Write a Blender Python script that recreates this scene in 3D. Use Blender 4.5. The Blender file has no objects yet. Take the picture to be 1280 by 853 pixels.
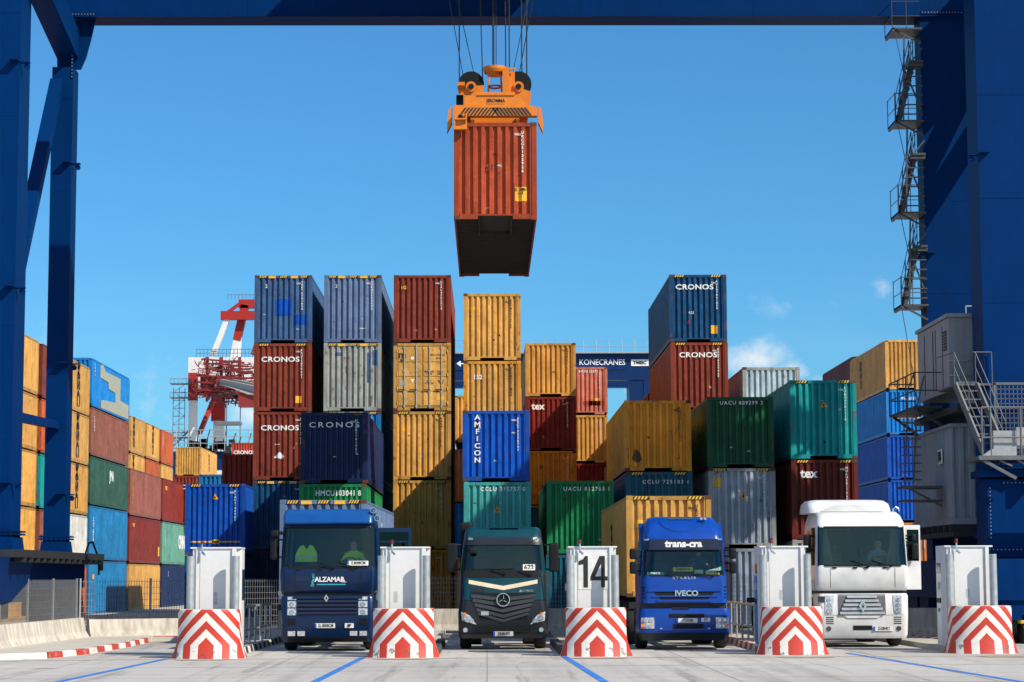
import bpy, bmesh, math, random
from mathutils import Vector, Matrix, Euler
random.seed(7)
S = bpy.context.scene
COL = S.collection
R = math.radians
# ------------------------------------------------------------------ camera
H = 1.90
cam_d = bpy.data.cameras.new("camera"); cam = bpy.data.objects.new("camera", cam_d); COL.objects.link(cam)
cam_d.sensor_width = 36.0; cam_d.lens = 2700/1280*36.0
cam_d.clip_start = .5; cam_d.clip_end = 6000
YAW = math.atan(32/2700); PITCH = math.atan((721-426.5)/2700)
cam.matrix_world = (Matrix.Translation((0, 0, H)) @ Matrix.Rotation(-YAW, 4, 'Z') @ Matrix.Rotation(R(90)+PITCH, 4, 'X')
                    @ Matrix.Rotation(R(-.2), 4, 'Z'))
S.camera = cam
# ------------------------------------------------------------------ light
SUN = Vector((1, -.76, 1.06)).normalized()
w = bpy.data.worlds.new("World"); S.world = w; w.use_nodes = True
nt = w.node_tree; nt.nodes.clear()
def N(t, **k):
    n = nt.nodes.new(t)
    for a, b in k.items(): setattr(n, a, b)
    return n
out = N('ShaderNodeOutputWorld'); bg = N('ShaderNodeBackground'); sky = N('ShaderNodeTexSky')
sky.sky_type = 'NISHITA'; sky.sun_disc = False
sky.sun_elevation = math.asin(SUN.z); sky.sun_rotation = math.atan2(SUN.x, SUN.y)
sky.air_density = 1.0; sky.dust_density = .5; sky.ozone_density = 2.6; sky.altitude = 0
bg.inputs[1].default_value = .060
tc = N('ShaderNodeTexCoord')
def M(op, a, b=None, clamp=False):
    n = N('ShaderNodeMath', operation=op); n.use_clamp = clamp
    for i, v in enumerate((a, b)):
        if v is None: continue
        if isinstance(v, (int, float)): n.inputs[i].default_value = v
        else: nt.links.new(v, n.inputs[i])
    return n.outputs[0]
sx = N('ShaderNodeSeparateXYZ'); nt.links.new(tc.outputs['Generated'], sx.inputs[0])
U = M('DIVIDE', sx.outputs[0], sx.outputs[1]); V = M('DIVIDE', sx.outputs[2], sx.outputs[1])
cv = N('ShaderNodeCombineXYZ'); nt.links.new(U, cv.inputs[0]); nt.links.new(V, cv.inputs[1])
nz = N('ShaderNodeTexNoise'); nz.inputs['Scale'].default_value = 42; nz.inputs['Detail'].default_value = 8; nz.inputs['Roughness'].default_value = .62
nt.links.new(cv.outputs[0], nz.inputs['Vector'])
nz2 = N('ShaderNodeTexNoise'); nz2.inputs['Scale'].default_value = 9; nz2.inputs['Detail'].default_value = 6
mp = N('ShaderNodeMapping'); mp.inputs['Scale'].default_value = (1, 3.2, 1); nt.links.new(cv.outputs[0], mp.inputs[0]); nt.links.new(mp.outputs[0], nz2.inputs['Vector'])
total = None
for (px, py, rx, ry, st) in [(945, 452, 52, 32, 1.0), (985, 470, 45, 22, .9), (1110, 362, 30, 22, .55), (215, 505, 190, 60, .42), (770, 490, 50, 24, .7), (1030, 480, 60, 18, .6), (310, 520, 60, 40, .7), (990, 385, 90, 22, .3), (40, 420, 90, 40, .3)]:
    cu = (px-608)/2700; cw = (721-py)/2700*1.008; a = M('DIVIDE', M('SUBTRACT', U, cu), rx/2700); b = M('DIVIDE', M('SUBTRACT', V, cw), ry/2700)
    d = M('SQRT', M('ADD', M('MULTIPLY', a, a), M('MULTIPLY', b, b)))
    m = M('MULTIPLY', M('SUBTRACT', 1.35, d), st*1.0)
    m = M('MAXIMUM', m, 0)
    total = m if total is None else M('MAXIMUM', total, m)
c1 = M('SUBTRACT', M('ADD', total, M('MULTIPLY', M('SUBTRACT', nz.outputs['Fac'], .5), 3.0)), .42)
c1 = M('MULTIPLY', M('MULTIPLY', c1, 1.15, True), M('MINIMUM', M('MULTIPLY', total, 1.2), 1.0), True)
wide = M('MULTIPLY', M('SUBTRACT', nz2.outputs['Fac'], .5, True), .55, True)
low = M('SUBTRACT', 1.0, M('MULTIPLY', V, 6.5), True)
c2 = M('ADD', M('MULTIPLY', c1, .8), M('MULTIPLY', wide, low), True)
up = M('GREATER_THAN', sx.outputs[1], 0.0)
c2 = M('MULTIPLY', c2, up)
# unseen white cloud added overhead and behind the viewer to lift the ambient light
nz3 = N('ShaderNodeTexNoise'); nz3.inputs['Scale'].default_value = 3.2; nz3.inputs['Detail'].default_value = 7; nz3.inputs['Roughness'].default_value = .6
nt.links.new(tc.outputs['Generated'], nz3.inputs['Vector'])
veil = M('MULTIPLY', M('SUBTRACT', nz3.outputs['Fac'], .46), 5.0, True)
away = M('SUBTRACT', .55, sx.outputs[1], True); away = M('MULTIPLY', away, 3.0, True)
abv = M('MULTIPLY', M('ADD', sx.outputs[2], -.02), 12.0, True)
c2 = M('MAXIMUM', c2, M('MULTIPLY', M('MULTIPLY', veil, away), abv))
mx = N('ShaderNodeMix', data_type='RGBA'); nt.links.new(c2, mx.inputs[0])
deep = N('ShaderNodeMix', data_type='RGBA', blend_type='MULTIPLY'); deep.inputs[0].default_value = 1.0; nt.links.new(sky.outputs[0], deep.inputs[6]); deep.inputs[7].default_value = (.585, 1.37, 1.90, 1)
nt.links.new(deep.outputs[2], mx.inputs[6]); mx.inputs[7].default_value = (12.5, 12.8, 13.0, 1)
nt.links.new(mx.outputs[2], bg.inputs[0]); nt.links.new(bg.outputs[0], out.inputs[0])
sd = bpy.data.lights.new("sun", 'SUN'); so = bpy.data.objects.new("sun", sd); COL.objects.link(so)
sd.energy = 5.0; sd.angle = R(.5); sd.color = (1, .91, .77)
so.rotation_euler = SUN.to_track_quat('Z', 'Y').to_euler(); so.location = (30, -20, 60)
S.view_settings.view_transform = 'Standard'; S.view_settings.look = 'None'
S.view_settings.exposure = 0.3; S.view_settings.gamma = 1; S.view_settings.use_curve_mapping = False
S.render.engine = 'CYCLES'; S.cycles.max_bounces = 6; S.cycles.transparent_max_bounces = 24

# ------------------------------------------------------------------ materials
MATS = {}
def new_mat(name):
    m = bpy.data.materials.new(name); m.use_nodes = True
    t = m.node_tree; b = t.nodes['Principled BSDF']
    return m, t, b
def plain(name, col, rough=.5, metal=0., emit=None, spec=.5, var=.12, scale=6.):
    if name in MATS: return MATS[name]
    m, t, b = new_mat(name); MATS[name] = m
    b.inputs['Roughness'].default_value = rough; b.inputs['Metallic'].default_value = metal
    b.inputs['Specular IOR Level'].default_value = spec
    c = t.nodes.new('ShaderNodeTexCoord'); n = t.nodes.new('ShaderNodeTexNoise'); n.inputs['Scale'].default_value = scale; n.inputs['Detail'].default_value = 5
    t.links.new(c.outputs['Object'], n.inputs['Vector'])
    mr = t.nodes.new('ShaderNodeMapRange'); mr.inputs[1].default_value = .3; mr.inputs[2].default_value = .7; mr.inputs[3].default_value = 1-var; mr.inputs[4].default_value = 1+var
    t.links.new(n.outputs['Fac'], mr.inputs[0])
    h = t.nodes.new('ShaderNodeHueSaturation'); h.inputs['Color'].default_value = (*col, 1); t.links.new(mr.outputs[0], h.inputs['Value'])
    t.links.new(h.outputs[0], b.inputs['Base Color'])
    if emit: b.inputs['Emission Color'].default_value = (*col, 1); b.inputs['Emission Strength'].default_value = emit
    return m
RUST = (.13, .045, .02)
def paint(name, col, rough=.5, rust=.35, fade=.2, metalness=0., streak=.3, spec=.22, dent=0.):
    """weathered steel paint: blotchy fading, vertical streaks, rust flecks"""
    if name in MATS: return MATS[name]
    m, t, b = new_mat(name); MATS[name] = m
    L = t.links.new; nn = t.nodes.new
    c = nn('ShaderNodeTexCoord'); oi = nn('ShaderNodeObjectInfo')
    off = nn('ShaderNodeVectorMath'); off.operation = 'SCALE'
    cb = nn('ShaderNodeCombineXYZ'); 
    for i in range(3): L(oi.outputs['Random'], cb.inputs[i])
    L(cb.outputs[0], off.inputs[0]); off.inputs['Scale'].default_value = 57.
    ad = nn('ShaderNodeVectorMath'); ad.operation = 'ADD'; L(c.outputs['Object'], ad.inputs[0]); L(off.outputs[0], ad.inputs[1])
    def noise(scale, sc=(1, 1, 1), det=5, ro=.6):
        mpn = nn('ShaderNodeMapping'); mpn.inputs['Scale'].default_value = sc; L(ad.outputs[0], mpn.inputs[0])
        n = nn('ShaderNodeTexNoise'); n.inputs['Scale'].default_value = scale; n.inputs['Detail'].default_value = det; n.inputs['Roughness'].default_value = ro
        L(mpn.outputs[0], n.inputs['Vector']); return n.outputs['Fac']
    def rng(v, a, b_, c_, d):
        r = nn('ShaderNodeMapRange'); r.inputs[1].default_value = a; r.inputs[2].default_value = b_; r.inputs[3].default_value = c_; r.inputs[4].default_value = d
        L(v, r.inputs[0]); return r.outputs[0]
    big = rng(noise(.9), .3, .7, 1-fade, 1+fade)
    st = rng(noise(5., (1, 1, .07), 4), .35, .75, 1+streak*.25, 1-streak)
    mu = nn('ShaderNodeMath'); mu.operation = 'MULTIPLY'; L(big, mu.inputs[0]); L(st, mu.inputs[1])
    rv = rng(oi.outputs['Random'], 0, 1, .9, 1.1)
    mu2 = nn('ShaderNodeMath'); mu2.operation = 'MULTIPLY'; L(mu.outputs[0], mu2.inputs[0]); L(rv, mu2.inputs[1])
    h = nn('ShaderNodeHueSaturation'); h.inputs['Color'].default_value = (*col, 1); L(mu2.outputs[0], h.inputs['Value'])
    rf = rng(noise(3.5, (1, 1, .5), 8, .72), .66-.07*rust, .70-.05*rust, 0, .85 if rust > 0 else 0)
    mixn = nn('ShaderNodeMix'); mixn.data_type = 'RGBA'; L(rf, mixn.inputs[0]); L(h.outputs[0], mixn.inputs[6]); mixn.inputs[7].default_value = (*RUST, 1)
    L(mixn.outputs[2], b.inputs['Base Color'])
    b.inputs['Roughness'].default_value = rough; b.inputs['Specular IOR Level'].default_value = spec
    if dent:
        bp = nn('ShaderNodeBump'); bp.inputs['Strength'].default_value = 1.0; bp.inputs['Distance'].default_value = dent; L(noise(1.7, (1, 1, .8), 3, .5), bp.inputs['Height']); L(bp.outputs[0], b.inputs['Normal'])
    return m
PAL = dict(
    yellow=(.60, .315, .075), ochre=(.78, .30, .022), msc=(.55, .30, .075), maroon=(.14, .022, .015), redbrown=(.23, .042, .024), red=(.42, .06, .03),  # second colour repeats container yellow with the warm tone of shade painted in
    darkred=(.20, .022, .015), orangered=(.45, .10, .03), hung=(.34, .055, .018), orange=(.50, .17, .05),
    navy=(.004, .018, .075), darkblue=(.006, .058, .15), blue=(.003, .075, .40), skyblue=(.01, .17, .40), brightblue=(.008, .21, .58),
    fadedblue=(.05, .11, .24), steelblue=(.12, .18, .31), lightgrey=(.36, .37, .34), palegrey=(.42, .48, .52), greyblue=(.24, .30, .38), icegrey=(.34, .39, .45), white=(.62, .62, .6),
    green=(.01, .20, .065), darkgreen=(.008, .085, .035), teal=(.008, .30, .30), aqua=(.06, .36, .34), seagreen=(.10, .26, .20), bluegreen=(.01, .10, .15),
    pink=(.55, .17, .11), fadedbrown=(.27, .09, .06), fadedgreen=(.03, .10, .07))
def cmat(c):
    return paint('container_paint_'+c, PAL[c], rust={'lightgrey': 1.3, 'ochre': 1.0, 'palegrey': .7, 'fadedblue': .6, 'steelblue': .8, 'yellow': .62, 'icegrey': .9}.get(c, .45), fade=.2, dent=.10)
def fmat(c): return paint('frame_paint_'+c, tuple(.85*v for v in PAL[c]), rust=1.25, fade=.22, dent=.03)
WHITE = plain('white_marking', (.74, .74, .72), .6); BLACK = plain('black_marking', (.012, .012, .012), .6)
YEL = plain('yellow_marking', (.78, .43, .02), .6); REDM = plain('red_marking', (.5, .03, .02), .6)
STEEL = plain('galvanised_steel', (.42, .44, .45), .42, .55, var=.15)
DSTEEL = plain('dark_steel', (.03, .032, .035), .55, .3)
RUBBER = plain('tyre_rubber', (.012, .012, .012), .8); BLK = plain('black_plastic', (.008, .009, .010), .55, spec=.2)
DARK = plain('dark_interior', (.012, .012, .012), .9)
CHROME = plain('chrome', (.75, .76, .78), .18, 1.0, var=.03); SILVER = plain('silver_paint', (.5, .51, .52), .35, .6)
CRB = paint('crane_blue', (.0, .022, .105), .5, rust=.0, fade=.08, streak=.10, spec=.04)
CRB2 = paint('crane_blue_far', (.001, .024, .11), .45, rust=.0, fade=.07)
CONC = paint('barrier_concrete', (.50, .46, .40), .85, rust=-.6, fade=.12, streak=.45)

def glass(name, tint=(.16, .36, .38), lo=.55):
    if name in MATS: return MATS[name]
    m, t, b = new_mat(name); MATS[name] = m; t.nodes.remove(b)
    o = t.nodes['Material Output']; tr = t.nodes.new('ShaderNodeBsdfTransparent'); tr.inputs[0].default_value = (*tint, 1)
    g = t.nodes.new('ShaderNodeBsdfGlossy'); g.inputs['Roughness'].default_value = .03; g.inputs[0].default_value = (.30, .48, .50, 1)
    fr = t.nodes.new('ShaderNodeFresnel'); fr.inputs[0].default_value = 1.38
    mr = t.nodes.new('ShaderNodeMapRange'); mr.inputs[3].default_value = .04; mr.inputs[4].default_value = 1.0; t.links.new(fr.outputs[0], mr.inputs[0])
    mxx = t.nodes.new('ShaderNodeMixShader'); t.links.new(mr.outputs[0], mxx.inputs[0]); t.links.new(tr.outputs[0], mxx.inputs[1]); t.links.new(g.outputs[0], mxx.inputs[2])
    t.links.new(mxx.outputs[0], o.inputs[0]); return m
GLASS = glass('windscreen_glass', (.86, .94, .935)); DGLASS = glass('dark_glass', (.06, .1, .1))
LENS = glass('lamp_lens', (.85, .9, .95))
def carpaint(name, col, coat=.3):
    m = plain(name, col, .32, .0, var=.14, scale=2., spec=.3)
    m.node_tree.nodes['Principled BSDF'].inputs['Coat Weight'].default_value = coat
    m.node_tree.nodes['Principled BSDF'].inputs['Coat Roughness'].default_value = .08
    return m

# ------------------------------------------------------------------ mesh helper
class MB:
    def __init__(s): s.v = []; s.f = []; s.m = []; s.uv = None
    def add(s, vs, fs, mi=0):
        o = len(s.v); s.v += [tuple(v) for v in vs]; s.f += [tuple(i+o for i in f) for f in fs]; s.m += [mi]*len(fs); return s
    def box(s, x0, x1, y0, y1, z0, z1, mi=0):
        return s.add([(x0,y0,z0),(x1,y0,z0),(x1,y1,z0),(x0,y1,z0),(x0,y0,z1),(x1,y0,z1),(x1,y1,z1),(x0,y1,z1)],
                     [(3,2,1,0),(4,5,6,7),(0,1,5,4),(1,2,6,5),(2,3,7,6),(3,0,4,7)], mi)
    def bbox(s, x0, x1, y0, y1, z0, z1, b=.02, mi=0):
        """box with chamfered edges"""
        bm = bmesh.new(); bmesh.ops.create_cube(bm, size=1)
        for v in bm.verts: v.co = Vector(((x0+x1)/2+v.co.x*(x1-x0), (y0+y1)/2+v.co.y*(y1-y0), (z0+z1)/2+v.co.z*(z1-z0)))
        bmesh.ops.bevel(bm, geom=list(bm.edges), offset=b, segments=2, affect='EDGES', profile=.6)
        bm.verts.index_update(); r = s.add([v.co for v in bm.verts], [[v.index for v in f.verts] for f in bm.faces], mi); bm.free(); return r
    def prism(s, poly, axis, a, b, mi=0):
        """poly: 2D points; axis 0: (y,z) extruded in x; 1: (x,z) in y; 2: (x,y) in z"""
        n = len(poly)
        def P(p, t): return (t, p[0], p[1]) if axis == 0 else ((p[0], t, p[1]) if axis == 1 else (p[0], p[1], t))
        vs = [P(p, a) for p in poly]+[P(p, b) for p in poly]
        return s.add(vs, [tuple(range(n-1, -1, -1)), tuple(range(n, 2*n))]+[(i, (i+1) % n, n+(i+1) % n, n+i) for i in range(n)], mi)
    def bar(s, a, b, w=.05, h=None, mi=0, up=(0, 0, 1)):
        a = Vector(a); b = Vector(b); d = (b-a).normalized(); h = h or w
        u = Vector(up)
        if abs(d.dot(u)) > .99: u = Vector((0, 1, 0))
        r = d.cross(u).normalized(); u = r.cross(d)
        vs = [p+r*i*w/2+u*j*h/2 for p in (a, b) for i, j in ((-1,-1),(1,-1),(1,1),(-1,1))]
        return s.add(vs, [(3,2,1,0),(4,5,6,7),(0,1,5,4),(1,2,6,5),(2,3,7,6),(3,0,4,7)], mi)
    def tube(s, a, b, r=.03, n=8, r2=None, mi=0, cap=True):
        a = Vector(a); b = Vector(b); d = (b-a).normalized(); u = Vector((0, 0, 1)) if abs(d.z) < .95 else Vector((0, 1, 0))
        x = d.cross(u).normalized(); y = x.cross(d); r2 = r if r2 is None else r2
        vs = [a+(x*math.cos(t)+y*math.sin(t))*r for t in [2*math.pi*i/n for i in range(n)]]+[b+(x*math.cos(t)+y*math.sin(t))*r2 for t in [2*math.pi*i/n for i in range(n)]]
        fs = [(i, (i+1) % n, n+(i+1) % n, n+i) for i in range(n)]
        if cap: fs += [tuple(range(n-1, -1, -1)), tuple(range(n, 2*n))]
        return s.add(vs, fs, mi)
    def path(s, pts, r=.03, n=8, mi=0):
        for i in range(len(pts)-1): s.tube(pts[i], pts[i+1], r, n, mi=mi)
        return s
    def lathe(s, prof, c=(0, 0, 0), axis='z', n=24, mi=0):
        """prof: (radius, height) closed by caps when radius 0"""
        vs = []
        for r, h in prof:
            for i in range(n):
                t = 2*math.pi*i/n; p = (r*math.cos(t), r*math.sin(t), h)
                if axis == 'x': p = (p[2], p[0], p[1])
                if axis == 'y': p = (p[0], p[2], p[1])
                vs.append((p[0]+c[0], p[1]+c[1], p[2]+c[2]))
        fs = [(j*n+i, j*n+(i+1) % n, (j+1)*n+(i+1) % n, (j+1)*n+i) for j in range(len(prof)-1) for i in range(n)]
        return s.add(vs, fs, mi)
    def disc(s, c, r, axis='y', th=.02, n=24, mi=0):
        c = Vector(c); d = Vector((0, 1, 0)) if axis == 'y' else Vector((1, 0, 0)) if axis == 'x' else Vector((0, 0, 1))
        return s.tube(c-d*th/2, c+d*th/2, r, n, mi=mi)
    def loft(s, rows, yb, n=6, cap=True, mi=0):
        """rows (z, halfwidth, yfront, radius): rounded box in plan"""
        rings = []
        for z, hw, yf, r in rows:
            ring = []
            for i in range(n+1):
                t = math.pi/2*i/n; ring.append((-hw+r-r*math.sin(math.pi/2-t) if False else -(hw-r)-r*math.cos(t), yf+r-r*math.sin(t), z))
            for i in range(n+1):
                t = math.pi/2*(1-i/n); ring.append(((hw-r)+r*math.cos(t), yf+r-r*math.sin(t), z))
            ring += [(hw, yb, z), (-hw, yb, z)]
            rings.append(ring)
        k = len(rings[0]); vs = [p for r_ in rings for p in r_]
        fs = [(j*k+i, j*k+(i+1) % k, (j+1)*k+(i+1) % k, (j+1)*k+i) for j in range(len(rings)-1) for i in range(k)]
        if cap: fs += [tuple(range(k-1, -1, -1)), tuple(range((len(rings)-1)*k, len(rings)*k))]
        return s.add(vs, fs, mi)
    def mesh(s, name, mats):
        me = bpy.data.meshes.new(name); me.from_pydata(s.v, [], s.f)
        for m in (mats if isinstance(mats, (list, tuple)) else [mats]): me.materials.append(m)
        me.polygons.foreach_set('material_index', s.m)
        if s.uv:
            l = me.uv_layers.new(name='UVMap')
            for p in me.polygons:
                for li in p.loop_indices: l.data[li].uv = s.uv[me.loops[li].vertex_index]
        me.update(); return me
    def build(s, name, mats, parent=None, loc=(0, 0, 0), smooth=False, fix=True, **k):
        me = s.mesh(name, mats)
        if fix and not s.uv:
            bm = bmesh.new(); bm.from_mesh(me); bmesh.ops.recalc_face_normals(bm, faces=bm.faces); bm.to_mesh(me); bm.free()
        if smooth:
            for p in me.polygons: p.use_smooth = True
            try: me.set_sharp_from_angle(angle=R(38))
            except Exception: pass
        return link(name, me, parent, loc, **k)
def link(name, me, parent=None, loc=(0, 0, 0), rot=None, **k):
    o = bpy.data.objects.new(name, me); COL.objects.link(o); o.location = loc
    if rot: o.rotation_euler = rot
    if parent: o.parent = parent
    for a, b in k.items(): o[a] = b
    return o
def thing(name, label, cat, loc=(0, 0, 0), rz=0, group=None, kind=None):
    o = bpy.data.objects.new(name, None); COL.objects.link(o); o.location = loc; o.rotation_euler = (0, 0, rz); o.empty_display_size = .3
    o['label'] = label; o['category'] = cat
    if group: o['group'] = group
    return o
def tag(o, label, cat, group=None, kind=None):
    o['label'] = label; o['category'] = cat
    if group: o['group'] = group
    if kind: o['kind'] = kind
    return o
# lettering: one font, thin solid letters facing -Y
TX = {}
def text_mesh(s, size, bold=.0, ext=.004, sx=1., space=1., line=1., align='CENTER'):
    key = (s, round(size, 4), bold, ext, sx, space, line, align)
    if key in TX: return TX[key]
    cu = bpy.data.curves.new('lettering', 'FONT'); cu.body = s; cu.size = size; cu.align_x = align; cu.align_y = 'CENTER'
    cu.extrude = ext; cu.offset = bold*size; cu.space_character = space; cu.space_line = line; cu.resolution_u = 3
    ob = bpy.data.objects.new('lettering', cu); COL.objects.link(ob)
    dg = bpy.context.evaluated_depsgraph_get(); dg.update()
    me = bpy.data.meshes.new_from_object(ob.evaluated_get(dg)); me.name = 'lettering'
    bpy.data.objects.remove(ob)
    me.transform(Matrix.Rotation(R(90), 4, 'X') @ Matrix.Diagonal((sx, 1, 1, 1)))
    TX[key] = me; return me
def text(s, parent, loc, size, mat, rot=None, name='lettering', **k):
    me = text_mesh(s, size, **k).copy(); me.materials.clear(); me.materials.append(mat)
    return link(name, me, parent, loc, rot)
def quadmark(parent, x0, x1, z0, z1, y, mat, name='decal', th=.004):
    return MB().box(x0, x1, y-th, y, z0, z1).build(name, mat, parent)

# ------------------------------------------------------------------ containers
W = 2.438
MESH = {}
def corr(mb, o, u, n, U_, V_, pitch, depth, first=.5, mi=0):
    """corrugated sheet from o along u (horizontal), up V_, outward normal n"""
    o = Vector(o); u = Vector(u); n = Vector(n); k = max(1, round(U_/pitch)); p = U_/k
    pts = [(0, 0)]
    for i in range(k):
        b = i*p
        pts += [(b+.18*p, 0), (b+.29*p, -depth), (b+.66*p, -depth), (b+.77*p, 0)]
    pts.append((U_, 0))
    vs = []
    for a, d in pts:
        q = o+u*a+n*d; vs += [q, q+Vector((0, 0, V_))]
    mb.add(vs, [(2*i, 2*i+2, 2*i+3, 2*i+1) for i in range(len(pts)-1)], mi); return mb
def cont_meshes(Hh, L, pitch):
    key = (Hh, L, pitch)
    if key in MESH: return MESH[key]
    hw = W/2; d = {}
    f = MB()
    for y0, y1 in ((0, .16), (L-.16, L)):
        for s in (-1, 1):
            f.box(min(s*hw, s*(hw-.15)), max(s*hw, s*(hw-.15)), y0, y1, .118, Hh-.118)
        f.box(-hw+.16, hw-.16, y0+.01, y0+.13 if y0 < 1 else y1-.01, Hh-.125, Hh-.012)
    for y0, y1 in ((.0, .12), (L-.12, L)):
        f.box(-hw+.17, -hw*.42, y0+.01, y1-.01, .02, .17); f.box(hw*.42, hw-.17, y0+.01, y1-.01, .02, .17); f.box(-hw*.42, hw*.42, y0+.02, y1-.02, .12, .17)
    for s in (-1, 1):
        f.box(min(s*(hw-.005), s*(hw-.07)), max(s*(hw-.005), s*(hw-.07)), .17, L-.17, Hh-.10, Hh-.03)
        f.box(min(s*(hw-.005), s*(hw-.06)), max(s*(hw-.005), s*(hw-.06)), .17, L-.17, .03, .19)
    d['frame'] = f.mesh('frame', [WHITE])
    c = MB(); c.bbox(-.089, .089, -.081, .081, 0, .118, .008)
    c.disc((0, -.0815, .059), .034, 'y', .004, 12, 1); c.disc((.0895, 0, .059), .034, 'x', .004, 12, 1); c.disc((-.0895, 0, .059), .034, 'x', .004, 12, 1)
    d['corner_casting'] = c.mesh('corner_casting', [WHITE, BLACK])
    d['end_wall'] = corr(MB(), (-hw+.15, .02, .17), (1, 0, 0), (0, -1, 0), W-.30, Hh-.17-.12, pitch, .075).mesh('end_wall', [WHITE])
    d['far_end_wall'] = corr(MB(), (hw-.15, L-.02, .17), (-1, 0, 0), (0, 1, 0), W-.30, Hh-.17-.12, pitch, .075).mesh('end_wall', [WHITE])
    d['side_wall'] = corr(MB(), (hw-.012, .16, .19), (0, 1, 0), (1, 0, 0), L-.32, Hh-.19-.10, .276, .04).mesh('side_wall', [WHITE])
    d['side_wall_l'] = corr(MB(), (-hw+.012, L-.16, .19), (0, -1, 0), (-1, 0, 0), L-.32, Hh-.19-.10, .276, .04).mesh('side_wall', [WHITE])
    d['roof'] = MB().box(-hw+.06, hw-.06, .12, L-.12, Hh-.045, Hh-.03).mesh('roof', [WHITE])
    u = MB(); u.box(-hw+.05, hw-.05, .1, L-.1, .15, .168)
    for i in range(int(L/.42)):
        y = .35+i*.42
        if y > L-.3: break
        if y < 3.2 and L > 9: u.box(-hw+.06, -.48, y, y+.05, .05, .15); u.box(.48, hw-.06, y, y+.05, .05, .15)
        else: u.box(-hw+.06, hw-.06, y, y+.05, .05, .15)
    if L > 9: u.box(-.5, -.46, .12, 3.2, .03, .15); u.box(.46, .5, .12, 3.2, .03, .15); u.box(-.46, .46, 3.16, 3.2, .03, .15)
    d['underside'] = u.mesh('underside', [WHITE])
    MESH[key] = d; return d
MCACHE = {}
def mcol(me, mats, key):
    k = (me.name_full, key)
    if k not in MCACHE:
        c = me.copy(); c.materials.clear()
        for m in mats: c.materials.append(m)
        MCACHE[k] = c
    return MCACHE[k]
UND = plain('underside_steel', (.03, .022, .018), .8)
def wall_breaks(pitch):
    U_ = W-.30; k = max(1, round(U_/pitch)); p = U_/k; x0 = -W/2+.15; pts = [(x0-5, 0), (x0, 0)]
    for i in range(k):
        b = x0+i*p; pts += [(b+.18*p, 0), (b+.29*p, .075), (b+.66*p, .075), (b+.77*p, 0)]
    return pts+[(x0+U_, 0), (x0+U_+5, 0)]
def drape(o, pitch, f=1.0):
    """press a flat marking onto the corrugated end wall: cut it at every fold and push it in"""
    br = wall_breaks(pitch); ox = o.location.x; me = o.data
    if me.users > 1: me = me.copy(); o.data = me
    bm = bmesh.new(); bm.from_mesh(me); xs = [v.co.x+ox for v in bm.verts]
    if not xs: return
    a, b = min(xs), max(xs)
    for x, _ in br:
        if a+.001 < x < b-.001: bmesh.ops.bisect_plane(bm, geom=bm.verts[:]+bm.edges[:]+bm.faces[:], plane_co=(x-ox, 0, 0), plane_no=(1, 0, 0), dist=1e-5)
    for v in bm.verts:
        x = v.co.x+ox
        for (xa, da), (xb, db) in zip(br[:-1], br[1:]):
            if xa <= x <= xb: v.co.y += f*(da+(db-da)*(x-xa)/max(xb-xa, 1e-9)); break
    bm.to_mesh(me); bm.free()
def hazard(parent, x0, x1, z0, z1, y=-.004, n=4, lean=.05, mat=None):
    mb = MB(); w_ = (x1-x0)/n
    for i in range(n):
        a = x0+i*w_
        mb.prism([(a, z0), (a+w_*.55, z0), (a+w_*.55+lean, z1), (a+lean, z1)], 1, y-.004, y)
    mb2 = MB().box(x0-.01, x1+lean+.01, y, y+.003, z0, z1)
    b = mb2.build('hazard_tape', BLACK, parent); s = mb.build('yellow_stripe', mat or YEL, b); return b
def number_col(rng_, n=11, pre=None):
    return '\n'.join((pre or ''.join(rng_.choice('ABCEGHKLMNRSTU') for _ in range(4)))+''.join(rng_.choice('0123456789') for _ in range(n-4)))
NCONT = [0]
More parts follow.
